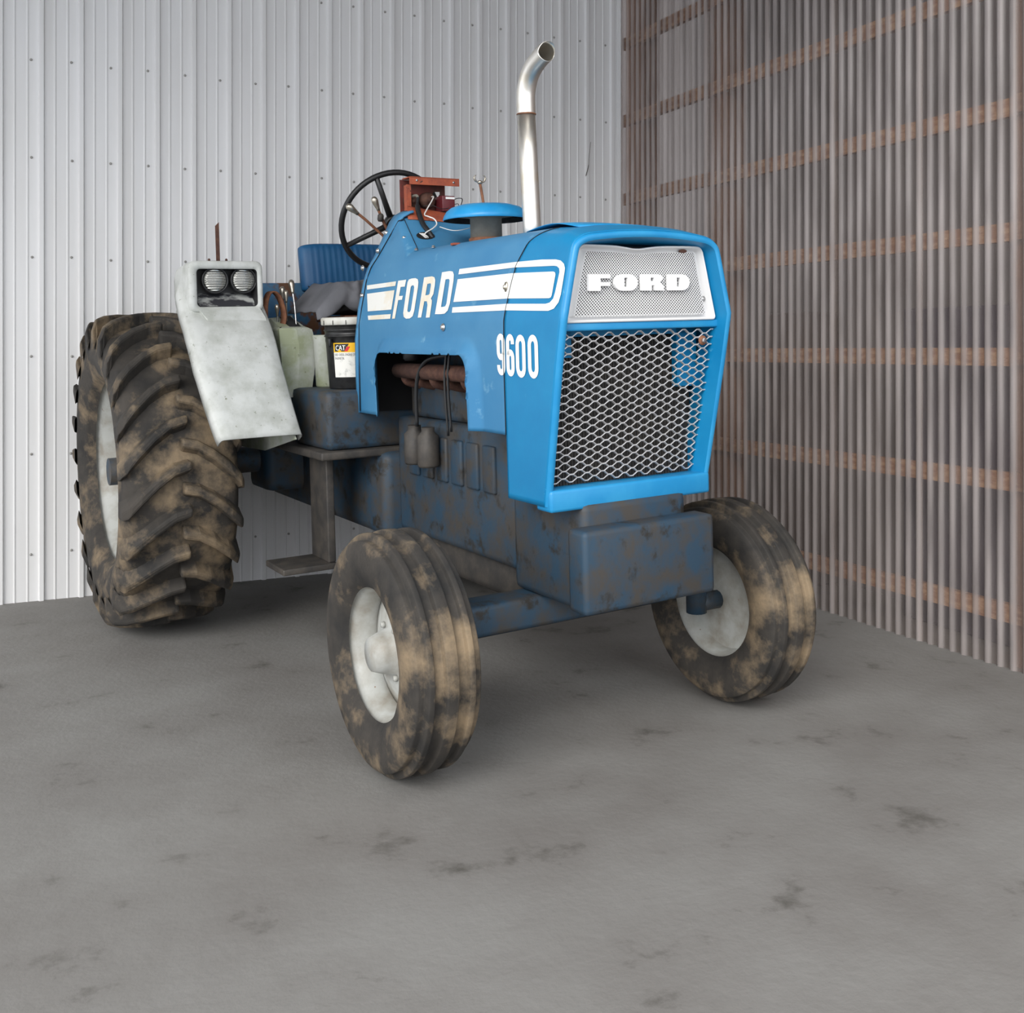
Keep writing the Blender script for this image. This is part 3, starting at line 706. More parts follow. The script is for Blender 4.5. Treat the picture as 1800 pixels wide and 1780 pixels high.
for i in range(7):
    t = i / 6
    for j in range(9):
        w = j / 8; b = Vector((-1.596 + .030 * w, -.205 + .24 * w, 0)); b.z = ztop(b.x, b.y) + .006; a = Vector((-1.668, -.172 + .247 * w, 2.245 - .030 * w))
        p = b.lerp(a, t); P.append((p.x, p.y, p.z + .008 * math.sin(PI * t)))
mb.grid(P, 7, 9); obj('bottom_apron', mb, 'orange', BX, solid=.003)
for v, z, r in ((-.115, 2.277, .036), (-.028, 2.285, .040)):
    mb = MB(); mb.lathe([(r, 0), (r, .035), (r * .85, .042), (r * .3, .044), (r * .28, .055), (0, .055)], 18, T3(-1.765, v, z) @ RY(90)); obj('gauge_back', mb, 'rust_dark', BX)
mb = MB(); mb.bbox((-1.755, .022, 2.226), (-1.672, .092, 2.304), .004); obj('relay_box', mb, 'maroon', BX, 'small maroon relay box')
mb = MB(); mb.box((-1.6715, .040, 2.287), (-1.6705, .090, 2.298)); obj('relay_sticker', mb, 'white_decal', BX)
mb = MB()
for v in (-.117, .086):
    mb = MB(); mb.lathe([(.0065, 0), (.006, .003), (0, .004)], 10, T3(-1.670, v, 2.372 if v < 0 else 2.370) @ RY(90)); obj('flange_screw', mb, 'steel', BX)

mb = MB(); mb.tube(catmull([(-1.71, -.128, 2.297), (-1.675, -.122, 2.298), (-1.660, -.120, 2.290), (-1.650, -.126, 2.262)]), .007, 8); obj('cable_elbow', mb, 'cleaner_grey', BX)
mb = MB(); mb.tube(catmull([(-1.655, -.121, 2.285), (-1.635, -.134, 2.243), (-1.592, -.146, 2.195), (-1.545, -.150, 2.145), (-1.50, -.146, 2.108), (-1.475, -.134, 2.070)]), [.0075] * 6 + [.0125] * 25, 10); obj('drive_cable', mb, 'wire_black', BX, 'thick black cable')
mb = MB(); mb.tube(catmull([(-1.715, -.016, 2.30), (-1.69, -.018, 2.297), (-1.655, -.049, 2.267), (-1.612, -.099, 2.218), (-1.592, -.118, 2.195), (-1.562, -.112, 2.184), (-1.532, -.097, 2.170), (-1.510, -.095, 2.145), (-1.490, -.124, 2.122), (-1.482, -.166, 2.100), (-1.485, -.184, 2.078)]), .0034, 7); obj('white_wire', mb, 'wire_white', BX)
mb = MB(); mb.tube(catmull([(-1.50, -.085, 2.130), (-1.46, -.05, 2.112), (-1.42, -.02, 2.108), (-1.38, .03, 2.12)]), .0022, 6); obj('white_wire', mb, 'wire_white', BX)
mb = MB(); mb.tube(catmull([(-1.70, .092, 2.285), (-1.70, .125, 2.297), (-1.70, .150, 2.292), (-1.70, .135, 2.255), (-1.70, .115, 2.225)]), .0022, 6)
mb.tube(catmull([(-1.69, -.08, 2.25), (-1.66, -.04, 2.25), (-1.65, .0, 2.235), (-1.66, .05, 2.24)]), .0018, 6)
mb.tube(catmull([(-1.70, .092, 2.26), (-1.69, .118, 2.268), (-1.69, .125, 2.25), (-1.69, .135, 2.24), (-1.69, .115, 2.215)]), .0018, 6)
obj('black_wire', mb, 'wire_black', BX)
mb = MB(); mb.add([top_pt(-1.481 + .026 * math.cos(a), -.170 + .047 * math.sin(a), .0022) for a in [2 * PI * k / 24 for k in range(24)]], [tuple(range(24))]); obj('cable_opening_shade', mb, 'black', trac)  # flat black disc on the cowl, painted shade of the hole
mb = MB()
for k in range(4): mb.tube(catmull([(-1.485, -.20 + .006 * k, 2.096), (-1.468, -.198 + .011 * k, 2.088 - .003 * k), (-1.462, -.180 + .004 * k, 2.072)]), .0018, 5)
obj('loose_wire', mb, 'wire_white', trac)

# steering wheel, column and hand levers
SW = bpy.data.objects.new('steering_wheel', None); COL.objects.link(SW); SW.parent = trac; SW['label'] = 'black three-spoke steering wheel'
HUB = Vector((-2.19, -.03, 2.225)); aw = rad(62); e1 = Vector((math.cos(aw), 0, math.sin(aw))); e2 = Vector((0, 1, 0)); en = Vector((-math.sin(aw), 0, math.cos(aw))); RW = .275
mb = MB(); mb.tube([HUB + e1 * RW * math.cos(2 * PI * k / 56) + e2 * RW * math.sin(2 * PI * k / 56) for k in range(56)], .0155, 12, closed=True); obj('rim', mb, 'black_rubber', SW)
for an in (-27, -123, 93):
    d = e1 * math.cos(rad(an)) + e2 * math.sin(rad(an)); mb = MB(); mb.tube([HUB + d * .02 - en * .03, HUB + d * .12 - en * .018, HUB + d * RW], [.018, .015, .014], 10); obj('spoke', mb, 'black_rubber', SW)
mb = MB(); Th = frame(e1, e2, en, HUB); mb.lathe([(.045, -.055), (.05, -.03), (.04, -.005), (0.0, .004)], 20, Th); obj('wheel_hub', mb, 'black_rubber', SW)
mb = MB(); mb.tube([HUB - en * .04, HUB - en * .55], .028, 14); obj('steering_column', mb, 'cast', trac)
def knob_lever(path, kr, rodr, rodm='rust', lab=None, klen=.062):
    """bulb-shaped metal knob on a rod; the knob sits at the end of the path"""
    L_ = bpy.data.objects.new('hand_lever', None); COL.objects.link(L_); L_.parent = trac
    mb = MB(); mb.tube(catmull(path), rodr, 8); obj('rod', mb, rodm, L_)
    e = Vector(path[-1]); d = (e - Vector(path[-2])).normalized(); x = d.orthogonal().normalized(); y = d.cross(x)
    mb = MB(); mb.lathe([(kr * .5, -.012), (kr * .55, .0), (kr * .8, klen * .35), (kr, klen * .62), (kr * .9, klen * .85), (kr * .5, klen), (0, klen * 1.03)], 16, frame(x, y, d, e)); obj('knob', mb, 'knob', L_, lab)
    return L_
knob_lever([(-2.0, -.06, 2.05), (-2.0, -.16, 2.13), (-2.0, -.25, 2.205), (-2.0, -.302, 2.243)], .019, .0075)
knob_lever([(-2.0, -.13, 2.15), (-2.0, -.165, 2.225), (-2.0, -.183, 2.268)], .018, .008)
mb = MB(); mb.lathe([(.012, 0), (.016, .01), (.016, .03), (.01, .04)], 10, T3(-1.99, -.176, 2.20) @ RY(15)); obj('lever_bracket', mb, 'cast', trac)

# seat
SB = bpy.data.objects.new('seat', None); COL.objects.link(SB); SB.parent = trac; SB['label'] = 'blue vinyl tractor seat'
def cushion(cu, cv, cz, du, dv, dz, tilt, ridges=0):
    mb = MB(); n = 64; m_ = 26; P = []
    for i in range(n + 1):
        for j in range(m_):
            a = 2 * PI * j / m_; ex = .45
            cy = math.copysign(abs(math.cos(a)) ** ex, math.cos(a)); sy = math.copysign(abs(math.sin(a)) ** ex, math.sin(a))
            t = -1 + 2 * i / n; k = (1 - abs(t) ** 5) ** .5 if abs(t) < 1 else 0
            k = .25 + .75 * k
            zz = cy * dz * (.80 + .2 * k); uu = sy * du * k
            rid = .005 * abs(math.sin(ridges * PI * t)) ** .5 if ridges and abs(t) < .82 else .003
            uu *= 1 + rid / du * 1.6
            p = RY(tilt) @ Vector((uu, t * dv, zz)); P.append((cu + p.x, cv + p.y, cz + p.z))
    fs = [(i * m_ + j, i * m_ + (j + 1) % m_, (i + 1) * m_ + (j + 1) % m_, (i + 1) * m_ + j) for i in range(n) for j in range(m_)]
    mb.add(P, fs, True); mb.f.append(tuple(range(m_))); mb.sm.append(True); mb.f.append(tuple(n * m_ + j for j in range(m_))[::-1]); mb.sm.append(True)
    return mb
obj('backrest', cushion(-2.83, .0, 2.005, .06, .315, .145, -10, 9), 'vinyl', SB, 'blue vinyl backrest with vertical piping')
obj('seat_cushion', cushion(-2.53, .0, 1.80, .20, .25, .07, 0), 'black_rubber', SB)  # coloured black to paint in the shadow under the cloth
mb = MB(); mb.bbox((-2.80, -.16, 1.33), (-2.36, .16, 1.70), .02); mb.box((-2.90, -.05, 1.6), (-2.86, .05, 2.05)); mb.bbox((-2.74, -.26, 1.695), (-2.30, .26, 1.725), .008); obj('seat_pedestal', mb, 'rust', SB)
# torn corner flap of the backrest
mb = MB(); mb.add([(-2.772, -.292, 1.90), (-2.768, -.275, 1.93), (-2.766, -.272, 1.885), (-2.770, -.268, 1.873)], [(0, 1, 2, 3)]); obj('tear', mb, 'black', SB)
mb = MB(); mb.add([(-2.762, -.064, 2.132), (-2.760, -.054, 2.134), (-2.757, -.052, 2.098), (-2.760, -.057, 2.112)], [(0, 1, 2, 3)]); obj('tear', mb, 'black', SB)

# rear blue plate behind the seat
mb = MB(); mb.bbox((-3.36, -.62, 1.40), (-3.30, .55, 1.945), .004); obj('rear_toolbox', mb, 'blue_rust', trac, 'rust-stained blue steel plate behind the seat')

# fenders with lamp pods
def fender(sg):
    nm = 'fender'; F_ = bpy.data.objects.new(nm, None); COL.objects.link(F_); F_.parent = trac
    F_['label'] = 'mildewed white fender with twin lamps' if sg < 0 else 'white fender of the far rear wheel'
    mb = MB()
    path = [(-1.99, 1.14), (-2.08, 1.30), (-2.19, 1.49), (-2.32, 1.66), (-2.46, 1.775), (-2.575, 1.875), (-2.69, 1.94), (-2.87, 1.98), (-3.1, 1.98), (-3.4, 1.94), (-3.7, 1.84), (-3.92, 1.66)]
    vin = [.62, .635, .648, .645, .64, .64, .64, .64, .62, .60, .60, .60]; vout = [1.03, 1.06, 1.085, 1.09, 1.085, 1.075, 1.04, .965, .90, .85, .81, .80]
    P3 = catmull([(a, 0, b) for a, b in path], 4); n = len(P3); Pv = []
    prof = [(0, -.07), (0, -.03), (.012, -.010), (.035, 0), (.15, .004), (.5, .006), (.85, .004), (.965, 0), (.988, -.010), (1, -.03), (1, -.07)]
    for i, p in enumerate(P3):
        a = P3[max(i - 1, 0)]; b = P3[min(i + 1, n - 1)]; d = (b - a).normalized(); nn_ = Vector((-d.z, 0, d.x)); nn_ = nn_ if nn_.x > 0 or nn_.z > 0 else -nn_
        nn_ = Vector((abs(d.z), 0, abs(d.x))) if i < n * .6 else Vector((-abs(d.z), 0, abs(d.x)))
        k = i / (n - 1) * (len(path) - 1); j = min(int(k), len(path) - 2); t = k - j
        vi = vin[j] * (1 - t) + vin[j + 1] * t; vo = vout[j] * (1 - t) + vout[j + 1] * t
        for s_, h in prof: q = p + nn_ * h; Pv.append((q.x, sg * (vi + (vo - vi) * s_), q.z))
    mb.grid(Pv, n, len(prof)); obj('fender_shell', mb, 'fender', F_, solid=.008)
    # inner side plate
    pts = [(-2.0, 1.12)] + path[1:] + [(-3.92, 1.2), (-3.6, 1.05), (-3.1, 1.0), (-2.5, 1.02)]
    pts = [(x - .03, z - .05) if 0 < i < 12 else (x, z) for i, (x, z) in enumerate(pts)]
    P2, F2 = poly_mesh(pts); mb = MB(); mb.add([(x, sg * .66, z - .005) for x, z in P2], F2); obj('fender_side', mb, 'fender_dirty', F_, solid=.008)
    # pod
    def rr(c0, c1, z0, z1, r, n=5):
        out = []
        for cx, cz, a0 in ((c1 - r, z0 + r, -90), (c1 - r, z1 - r, 0), (c0 + r, z1 - r, 90), (c0 + r, z0 + r, 180)):
            out += [(cx + r * math.cos(rad(a0 + 90 * k / n)), cz + r * math.sin(rad(a0 + 90 * k / n))) for k in range(n + 1)]
        return out
    U = -2.42
    secs = [(-2.86, rr(.70, 1.02, 1.80, 1.985, .05)), (-2.72, rr(.665, 1.045, 1.74, 2.010, .05)), (-2.55, rr(.660, 1.050, 1.72, 2.020, .045)), (U - .01, rr(.664, 1.048, 1.757, 2.020, .038)), (U, rr(.668, 1.044, 1.761, 2.016, .036)),
            (U, rr(.686, 1.012, 1.778, 1.984, .022)), (U - .012, rr(.692, 1.006, 1.784, 1.979, .020))]
    mb = MB(); m_ = len(secs[0][1]); P = [(u, sg * v, z) for u, r_ in secs for v, z in r_]
    mb.add(P, [(i * m_ + j, i * m_ + (j + 1) % m_, (i + 1) * m_ + (j + 1) % m_, (i + 1) * m_ + j) for i in range(len(secs) - 1) for j in range(m_)], True)
    mb.f.append(tuple(range(m_))); mb.sm.append(False)
    obj('lamp_pod', mb, 'fender', F_, 'boxy white lamp pod')
    # recess
    secs = [(U - .012, rr(.692, 1.006, 1.784, 1.979, .020)), (U - .10, rr(.70, 1.0, 1.845, 1.978, .02))]
    mb = MB(); P = [(u, sg * v, z) for u, r_ in secs for v, z in r_]
    mb.add(P, [(j, (j + 1) % m_, m_ + (j + 1) % m_, m_ + j) for j in range(m_)], False); mb.f.append(tuple(m_ + j for j in range(m_))); mb.sm.append(False)
    obj('pod_recess', mb, 'lamp_recess', F_)
    mb = MB(); P = [(U - .016, sg * .700, 1.787), (U - .016, sg * .998, 1.787), (U - .10, sg * .992, 1.858), (U - .10, sg * .706, 1.858)]
    mb.add(P, [(0, 1, 2, 3)]); mb.add([(a - .001, b, c - .004) for a, b, c in P], [(0, 1, 2, 3)]); obj('recess_floor', mb, 'recess_worn', F_, 'black recess floor worn to white')
    # chin: shallow panel below the opening running into the shell
    mb = MB(); P = []
    for i, (u, z, w0, w1) in enumerate(((U + .001, 1.776, .690, 1.008), (U + .012, 1.765, .684, 1.000), (U + .045, 1.722, .670, .972), (U + .052, 1.700, .668, .968))):
        P += [(u, sg * w0, z), (u, sg * w1, z)]
    mb.grid(P, 4, 2); 
    mb.add([(U + .001, sg * 1.008, 1.776), (U + .012, sg * 1.0, 1.765), (U + .045, sg * .972, 1.722), (U + .052, sg * .968, 1.70), (U - .07, sg * 1.02, 1.70), (U - .07, sg * 1.02, 1.79)], [(0, 1, 2, 3, 4, 5)])
    mb.add([(U + .001, sg * .690, 1.776), (U + .045, sg * .670, 1.722), (U + .052, sg * .668, 1.70), (U - .07, sg * .66, 1.70), (U - .07, sg * .66, 1.79)], [(0, 1, 2, 3, 4)])
    obj('pod_chin', mb, 'fender', F_)
    for v in (.905, .755):
        Lm = bpy.data.objects.new('headlamp', None); COL.objects.link(Lm); Lm.parent = F_
        T = T3(U - .095, sg * v, 1.922) @ RY(90)
        mb = MB(); mb.lathe([(.056, 0), (.068, .028), (.0705, .045), (.0705, .058), (.066, .062), (.0605, .058), (.060, .052)], 32, T); 
        q = obj('lamp_ring', mb, 'black_rubber', F_)
        mb = MB(); mb.lathe([(.062, .050), (.055, .060), (.04, .067), (.02, .071), (0, .072)], 32, T)
        w = obj('lamp_lens', mb, 'lens', F_)
        COL.objects.unlink(Lm); bpy.data.objects.remove(Lm)
    return F_
FR_ = fender(-1); fender(1)
mb = MB(); mb.box((-2.59, -.925, 2.021), (-2.53, -.79, 2.027)); mb.prism([(-.869, 2.025), (-.849, 2.025), (-.849, 2.232), (-.869, 2.212)], .004, Matrix(((0, 0, 1, -2.56), (1, 0, 0, 0), (0, 1, 0, 0), (0, 0, 0, 1))))
for v in (-.906, -.815): mb.lathe([(.007, 0), (.007, .008), (.004, .014)], 8, T3(-2.56, v, 2.027))
obj('rust_flag_bracket', mb, 'rust_dark', trac, 'rusty upright bar bolted on the fender pod')

# lever console beside the seat
mb = MB()
secs = []
for z, a, b, c, d in ((1.30, -2.56, -2.36, -.60, -.44), (1.48, -2.58, -2.35, -.60, -.415), (1.58, -2.59, -2.35, -.605, -.41), (1.655, -2.60, -2.36, -.605, -.425), (1.665, -2.60, -2.365, -.60, -.445)):
    secs.append([(a, c, z), (b, c, z), (b + .012, (c + d) / 2, z), (b, d, z), (a, d, z)])
P = [p for s_ in secs for p in s_]; k = 5
mb.add(P, [(i * k + j, i * k + (j + 1) % k, (i + 1) * k + (j + 1) % k, (i + 1) * k + j) for i in range(len(secs) - 1) for j in range(k)], False)
top = secs[-1]; P = top + [(-2.62, -.59, 1.71), (-2.62, -.46, 1.735), (-2.44, -.445, 1.668), (-2.44, -.52, 1.668), (-2.57, -.53, 1.70)]
mb.add([(-2.60, -.60, 1.665), (-2.365, -.60, 1.665), (-2.44, -.575, 1.672), (-2.60, -.575, 1.72)], [(0, 1, 2, 3)])
mb.add([(-2.60, -.525, 1.72), (-2.44, -.52, 1.672), (-2.44, -.575, 1.672), (-2.60, -.575, 1.72)], [(0, 1, 2, 3)])
mb.add([(-2.365, -.60, 1.665), (-2.365, -.445, 1.665), (-2.40, -.455, 1.672), (-2.40, -.575, 1.672)], [(0, 1, 2, 3)])
mb.add([(-2.60, -.445, 1.665), (-2.365, -.445, 1.665), (-2.40, -.458, 1.675), (-2.60, -.458, 1.73)], [(0, 1, 2, 3)])
mb.add([(-2.60, -.445, 1.665), (-2.60, -.60, 1.665), (-2.61, -.60, 1.72), (-2.61, -.445, 1.735)], [(0, 1, 2, 3)])
obj('lever_console', mb, 'fender_dirty', trac, 'grimy off-white lever console')
mb = MB(); mb.add([(-2.60, -.525, 1.655), (-2.40, -.52, 1.655), (-2.40, -.457, 1.655), (-2.60, -.457, 1.655)], [(0, 1, 2, 3)]); mb.add([(-2.425, -.522, 1.674), (-2.425, -.462, 1.672), (-2.60, -.462, 1.733), (-2.60, -.526, 1.728)], [(0, 1, 2, 3)]); obj('lever_slot_shade', mb, 'black', trac)  # black faces paint in the darkness inside the slot
for path, kr, rr_, mt_, kl in (
    ([(-2.46, -.475, 1.64), (-2.48, -.475, 1.78), (-2.50, -.478, 1.862)], .017, .005, 'steel', .066),
    ([(-2.52, -.508, 1.66), (-2.52, -.508, 1.75), (-2.52, -.508, 1.815)], .013, .0045, 'cleaner_grey', .055),
    ([(-2.58, -.505, 1.66), (-2.58, -.508, 1.75), (-2.58, -.508, 1.83)], .016, .0045, 'cleaner_grey', .062),
    ([(-2.55, -.552, 1.66), (-2.53, -.556, 1.71), (-2.52, -.560, 1.745)], .013, .006, 'steel', .050)):
    knob_lever(path, kr, rr_, mt_, None, kl)
mb = MB(); path = catmull([(-2.50, -.635, 1.70), (-2.50, -.632, 1.79), (-2.50, -.614, 1.848), (-2.50, -.588, 1.862), (-2.50, -.558, 1.838), (-2.50, -.536, 1.78), (-2.50, -.530, 1.72), (-2.50, -.546, 1.66)], 6)
P = []
for i, p in enumerate(path):
    a = path[max(i - 1, 0)]; b = path[min(i + 1, len(path) - 1)]; d = (b - a).normalized(); nn_ = Vector((0, -d.z, d.y))
    wv_ = Vector((.012, .010, 0)); P += [p + nn_ * .0035 + wv_, p + nn_ * .0035 - wv_, p - nn_ * .0035 - wv_, p - nn_ * .0035 + wv_]
n = len(path); mb.add(P, [(i * 4 + j, i * 4 + (j + 1) % 4, (i + 1) * 4 + (j + 1) % 4, (i + 1) * 4 + j) for i in range(n - 1) for j in range(4)], True)
obj('grab_strap', mb, 'rust', trac, 'rusty curved flat-bar handle')

# platform, transmission, engine, axles: the part of the tractor below the hood
mb = MB(); mb.bbox((-2.60, -.60, 1.02), (-1.80, .60, 1.06), .01); obj('platform', mb, 'cast', trac)
mb = MB(); mb.bbox((-2.36, -.55, 1.06), (-1.84, .40, 1.350), .03); obj('transmission_cover', mb, 'engine', trac)
mb = MB(); mb.bbox((-3.55, -.30, .62), (-1.75, .30, 1.04), .05); mb.bbox((-3.50, -.22, 1.04), (-2.62, .22, 1.36), .04); obj('transmission_housing', mb, 'engine', trac)
mb = MB(); mb.bbox((-1.76, -.22, .66), (-.62, .22, 1.22), .03); mb.bbox((-1.66, -.19, 1.22), (-.72, .19, 1.46), .03); mb.bbox((-1.62, -.12, 1.46), (-.76, .12, 1.56), .02)
for k in range(6): mb.bbox((-1.60 + .145 * k, -.235, .95), (-1.50 + .145 * k, -.21, 1.15), .01)
obj('engine_block', mb, 'engine', trac, 'grimy engine seen through the hood opening')
mb = MB(); mb.bbox((-1.65, -.17, .50), (-.72, .17, .67), .04); obj('oil_pan', mb, 'cast', trac)
mb = MB()
for k in range(6): mb.tube(catmull([(-1.55 + .15 * k, -.18, 1.38), (-1.55 + .15 * k, -.25, 1.40), (-1.54 + .15 * k, -.27, 1.44)]), .024, 10)
mb.tube([(-1.60, -.275, 1.45), (-.70, -.275, 1.45)], .036, 14); obj('exhaust_manifold', mb, 'rust_dark', trac)
mb = MB()
for u in (-1.42, -1.28): mb.lathe([(.045, 1.02), (.05, 1.03), (.05, 1.16), (.03, 1.18), (.03, 1.20)], 18, T3(u, -.285, 0))
obj('fuel_filters', mb, 'cast', trac)
mb = MB(); mb.tube(catmull([(-1.36, -.30, 1.20), (-1.33, -.31, 1.40), (-1.25, -.30, 1.50), (-1.05, -.29, 1.53)]), .009, 8); mb.tube(catmull([(-1.05, -.30, 1.18), (-1.05, -.31, 1.42), (-1.04, -.30, 1.56)]), .006, 8)
mb.tube(catmull([(-1.02, -.30, 1.2), (-1.02, -.31, 1.42), (-1.01, -.30, 1.56)]), .006, 8); mb.lathe([(.03, 1.50), (.04, 1.51), (.04, 1.56)], 16, T3(-1.42, -.29, 0)); obj('engine_hose', mb, 'wire_black', trac)
mb = MB(); mb.lathe([(.05, 0), (.24, .01), (.24, .03), (.05, .04)], 24, T3(-.60, 0, 1.25) @ RY(90))
obj('cooling_fan', mb, 'cast', trac)
mb = MB(); mb.bbox((-.62, -.24, .60), (-.12, .24, 1.0), .03); mb.bbox((-.14, -.30, .62), (-.03, .30, .92), .02); obj('front_support', mb, 'engine', trac)
FU = -.52
mb = MB(); mb.bbox((FU - .08, -.62, .48), (FU + .08, .62, .60), .02)
for sg in (-1, 1): mb.tube([(FU, sg * .62, .62), (FU, sg * .62, .38)], .045, 14); mb.tube([(FU, sg * .60, .42), (FU, sg * .74, .42)], .04, 12)
mb.tube([(FU - .16, -.58, .42), (FU - .16, .58, .42)], .018, 10)
obj('front_axle', mb, 'engine', trac)
mb = MB(); mb.tube([(-3.10, -1.35, .90), (-3.10, 1.35, .90)], .075, 18); mb.bbox((-3.28, -.52, .72), (-2.92, .52, 1.08), .05); obj('rear_axle', mb, 'engine', trac)
for sg in (-1, 1):
    mb = MB(); mb.bbox((-2.22, sg * .62 - .14, .46), (-1.94, sg * .62 + .14, .49), .006); mb.bbox((-2.20, sg * .50 - .02, .49), (-1.96, sg * .50 + .02, 1.04), .006); obj('step', mb, 'cast', trac)

def tyre_prof(w, R, rim, n=7):
    """cross-section (radius, offset across) bead -> shoulder -> tread -> shoulder -> bead"""
    h = R - rim; return [(rim, -w * .36), (rim + h * .12, -w * .44), (rim + h * .45, -w * .50), (rim + h * .78, -w * .485), (R - h * .09, -w * .44), (R - h * .03, -w * .36), (R, -w * .18), (R + .003, 0),
                       (R, w * .18), (R - h * .03, w * .36), (R - h * .09, w * .44), (rim + h * .78, w * .485), (rim + h * .45, w * .5), (rim + h * .12, w * .44), (rim, w * .36)]
def rear_wheel(v, zc):
    w = .58; Rr = .862; Rc = .800; rim = .49; U = -3.10
    Wh = bpy.data.objects.new('rear_wheel', None); COL.objects.link(Wh); Wh.parent = trac; Wh.location = (U, v, zc); sg = -1 if v < 0 else 1
    T = RX(90)
    mb = MB(); mb.lathe(tyre_prof(w, Rc, rim), 72, T)
    mb.f = mb.f[:-2]; mb.sm = mb.sm[:-2]
    NL = 23
    for s_ in (-1, 1):
        for k in range(NL):
            a0 = 2 * PI * (k + (.5 if s_ > 0 else 0)) / NL + .11
            # lug runs from beyond the centre line out over the shoulder
            cs = [(-.02, 0), (.06, -.02), (.14, -.075), (.22, -.15), (.275, -.215), (.30, -.25)]
            ra = [Rr + .004, Rr + .004, Rr, Rr - .010, Rr - .028, Rr - .085]; wd = [.033, .036, .039, .043, .047, .045]; base = [Rc - .01] * 4 + [Rc - .05, Rc - .12]
            P = []
            for (x, da), r_, hw_, b_ in zip(cs, ra, wd, base):
                for (dr, e) in ((0, 1), (1, .62), (1, -.62), (0, -1)):
                    rr2 = r_ if dr else b_; ang = a0 + da / Rr * 1.0 + e * (hw_ * (1.0 if dr else 1.25)) / Rr
                    P.append((rr2 * math.cos(ang), s_ * x, rr2 * math.sin(ang)))
            m_ = len(cs); fs = [(i * 4 + j, i * 4 + j + 1, (i + 1) * 4 + j + 1, (i + 1) * 4 + j) for i in range(m_ - 1) for j in range(3)] + [(0, 1, 2, 3), tuple((m_ - 1) * 4 + j for j in (3, 2, 1, 0))]
            mb.add(P, fs, False)
    q = obj('tyre', mb, 'tyre', Wh, 'worn dusty lugged tractor tyre', bevel=.012)
    mb = MB(); mb.lathe([(.50, -.22), (.515, -.20), (.47, -.17), (.45, -.05), (.45, .05), (.47, .17), (.515, .20), (.50, .22)], 48, T); mb.f = mb.f[:-2]; mb.sm = mb.sm[:-2]; obj('rim', mb, 'rim', Wh)
    mb = MB(); Td = T3(0, sg * .06, 0) @ (RX(90) if sg < 0 else RX(-90)); mb.lathe([(.45, -.02), (.40, .0), (.25, .05), (.17, .06), (.15, .06), (.13, .10), (0, .10)], 40, Td)
    for k in range(8): a = 2 * PI * k / 8; mb.lathe([(.018, 0), (.018, .02), (0, .022)], 6, Td @ T3(.19 * math.cos(a), .19 * math.sin(a), .06))
    obj('wheel_disc', mb, 'rim', Wh); return Wh
rear_wheel(-1.125, .862 + .045); rear_wheel(1.135, .862 - .035)
def front_wheel(v, zc):
    w = .27; R = .44; rim = .24; Wh = bpy.data.objects.new('front_wheel', None); COL.objects.link(Wh); Wh.parent = trac; Wh.location = (FU, v, zc); sg = -1 if v < 0 else 1
    pr_ = tyre_prof(w, R - .012, rim); T = RX(90); mb = MB()
    k = 7
    pr2 = pr_[:5] + [(R - .03, -.095), (R - .004, -.088), (R - .004, -.066), (R - .022, -.060), (R - .022, -.028), (R, -.022), (R, .022), (R - .022, .028), (R - .022, .060), (R - .004, .066), (R - .004, .088), (R - .03, .095)] + pr_[10:]
    mb.lathe(pr2, 64, T, True); mb.f = mb.f[:-2]; mb.sm = mb.sm[:-2]; obj('tyre', mb, 'tyre', Wh, 'ribbed front tyre', bevel=.004)
    mb = MB(); Td = RX(90) if sg < 0 else RX(-90)
    mb.lathe([(.25, -.10), (.265, -.095), (.235, -.07), (.22, 0), (.235, .07), (.265, .095), (.25, .10)], 40, Td); mb.f = mb.f[:-2]; mb.sm = mb.sm[:-2]; obj('rim', mb, 'rim', Wh)
    mb = MB(); mb.lathe([(.225, -.01), (.19, .0), (.12, .03), (.085, .03), (.075, .07), (.06, .11), (0, .115)], 32, Td)
    for k in range(6): a = 2 * PI * k / 6; mb.lathe([(.011, 0), (.011, .014), (0, .016)], 6, Td @ T3(.10 * math.cos(a), .10 * math.sin(a), .03))
    obj('wheel_disc', mb, 'rim', Wh)
front_wheel(-.80, .44 + .034); front_wheel(.80, .44 - .022)

# ---------------------------------------------------------------- things resting on the tractor
# grey cloth draped over the seat cushion
def cloth():
    mb = MB(); nu, nv = 46, 64; P = []
    for i in range(nu):
        s_ = i / (nu - 1)                       # 0 rear .. 1 hanging front edge
        for j in range(nv):
            t = -1 + 2 * j / (nv - 1); v = t * .345
            ax = abs(t)
            top_z = 1.912 + .003 * math.sin(5 * t + 3 * s_)
            u = -2.74 + .45 * min(s_ / .74, 1); fz = 0
            if s_ > .74: fz = (s_ - .74) / .26; u = -2.285 + .022 * math.sin(fz * PI * .7)
            crum = math.exp(-((t + .52) / .20) ** 2)
            z = top_z - (.105 + .055 * crum + .012 * math.sin(t * 7)) * fz
            if ax > .80:
                e = (ax - .80) / .20; z -= e * (.165 - .05 * fz); v = math.copysign(.275 + .155 * e, t)
                if fz: z -= .02 * fz * math.sin(e * PI)
            w_ = noise.noise((u * 6, v * 6, 1.3)) * .007 + noise.noise((u * 17, v * 17, 4.1)) * .004 + crum * s_ * noise.noise((v * 22, z * 22, u * 22)) * .034 + noise.noise((v * 11 + u * 9, z * 9, 7)) * .012
            fold = .010 * math.sin(16 * (t + s_ * .6)) * (fz * .6 + max(0, ax - .6))
            P.append((u + w_ + fold, v + fold * .5, z + w_ * .7))
    mb.grid(P, nu, nv); return mb
c = obj('seat_cover_cloth', cloth(), 'cloth', solid=.006); c.matrix_world = TR
c['label'] = 'crumpled grey cloth draped over the tractor seat cushion'; c['category'] = 'cloth'

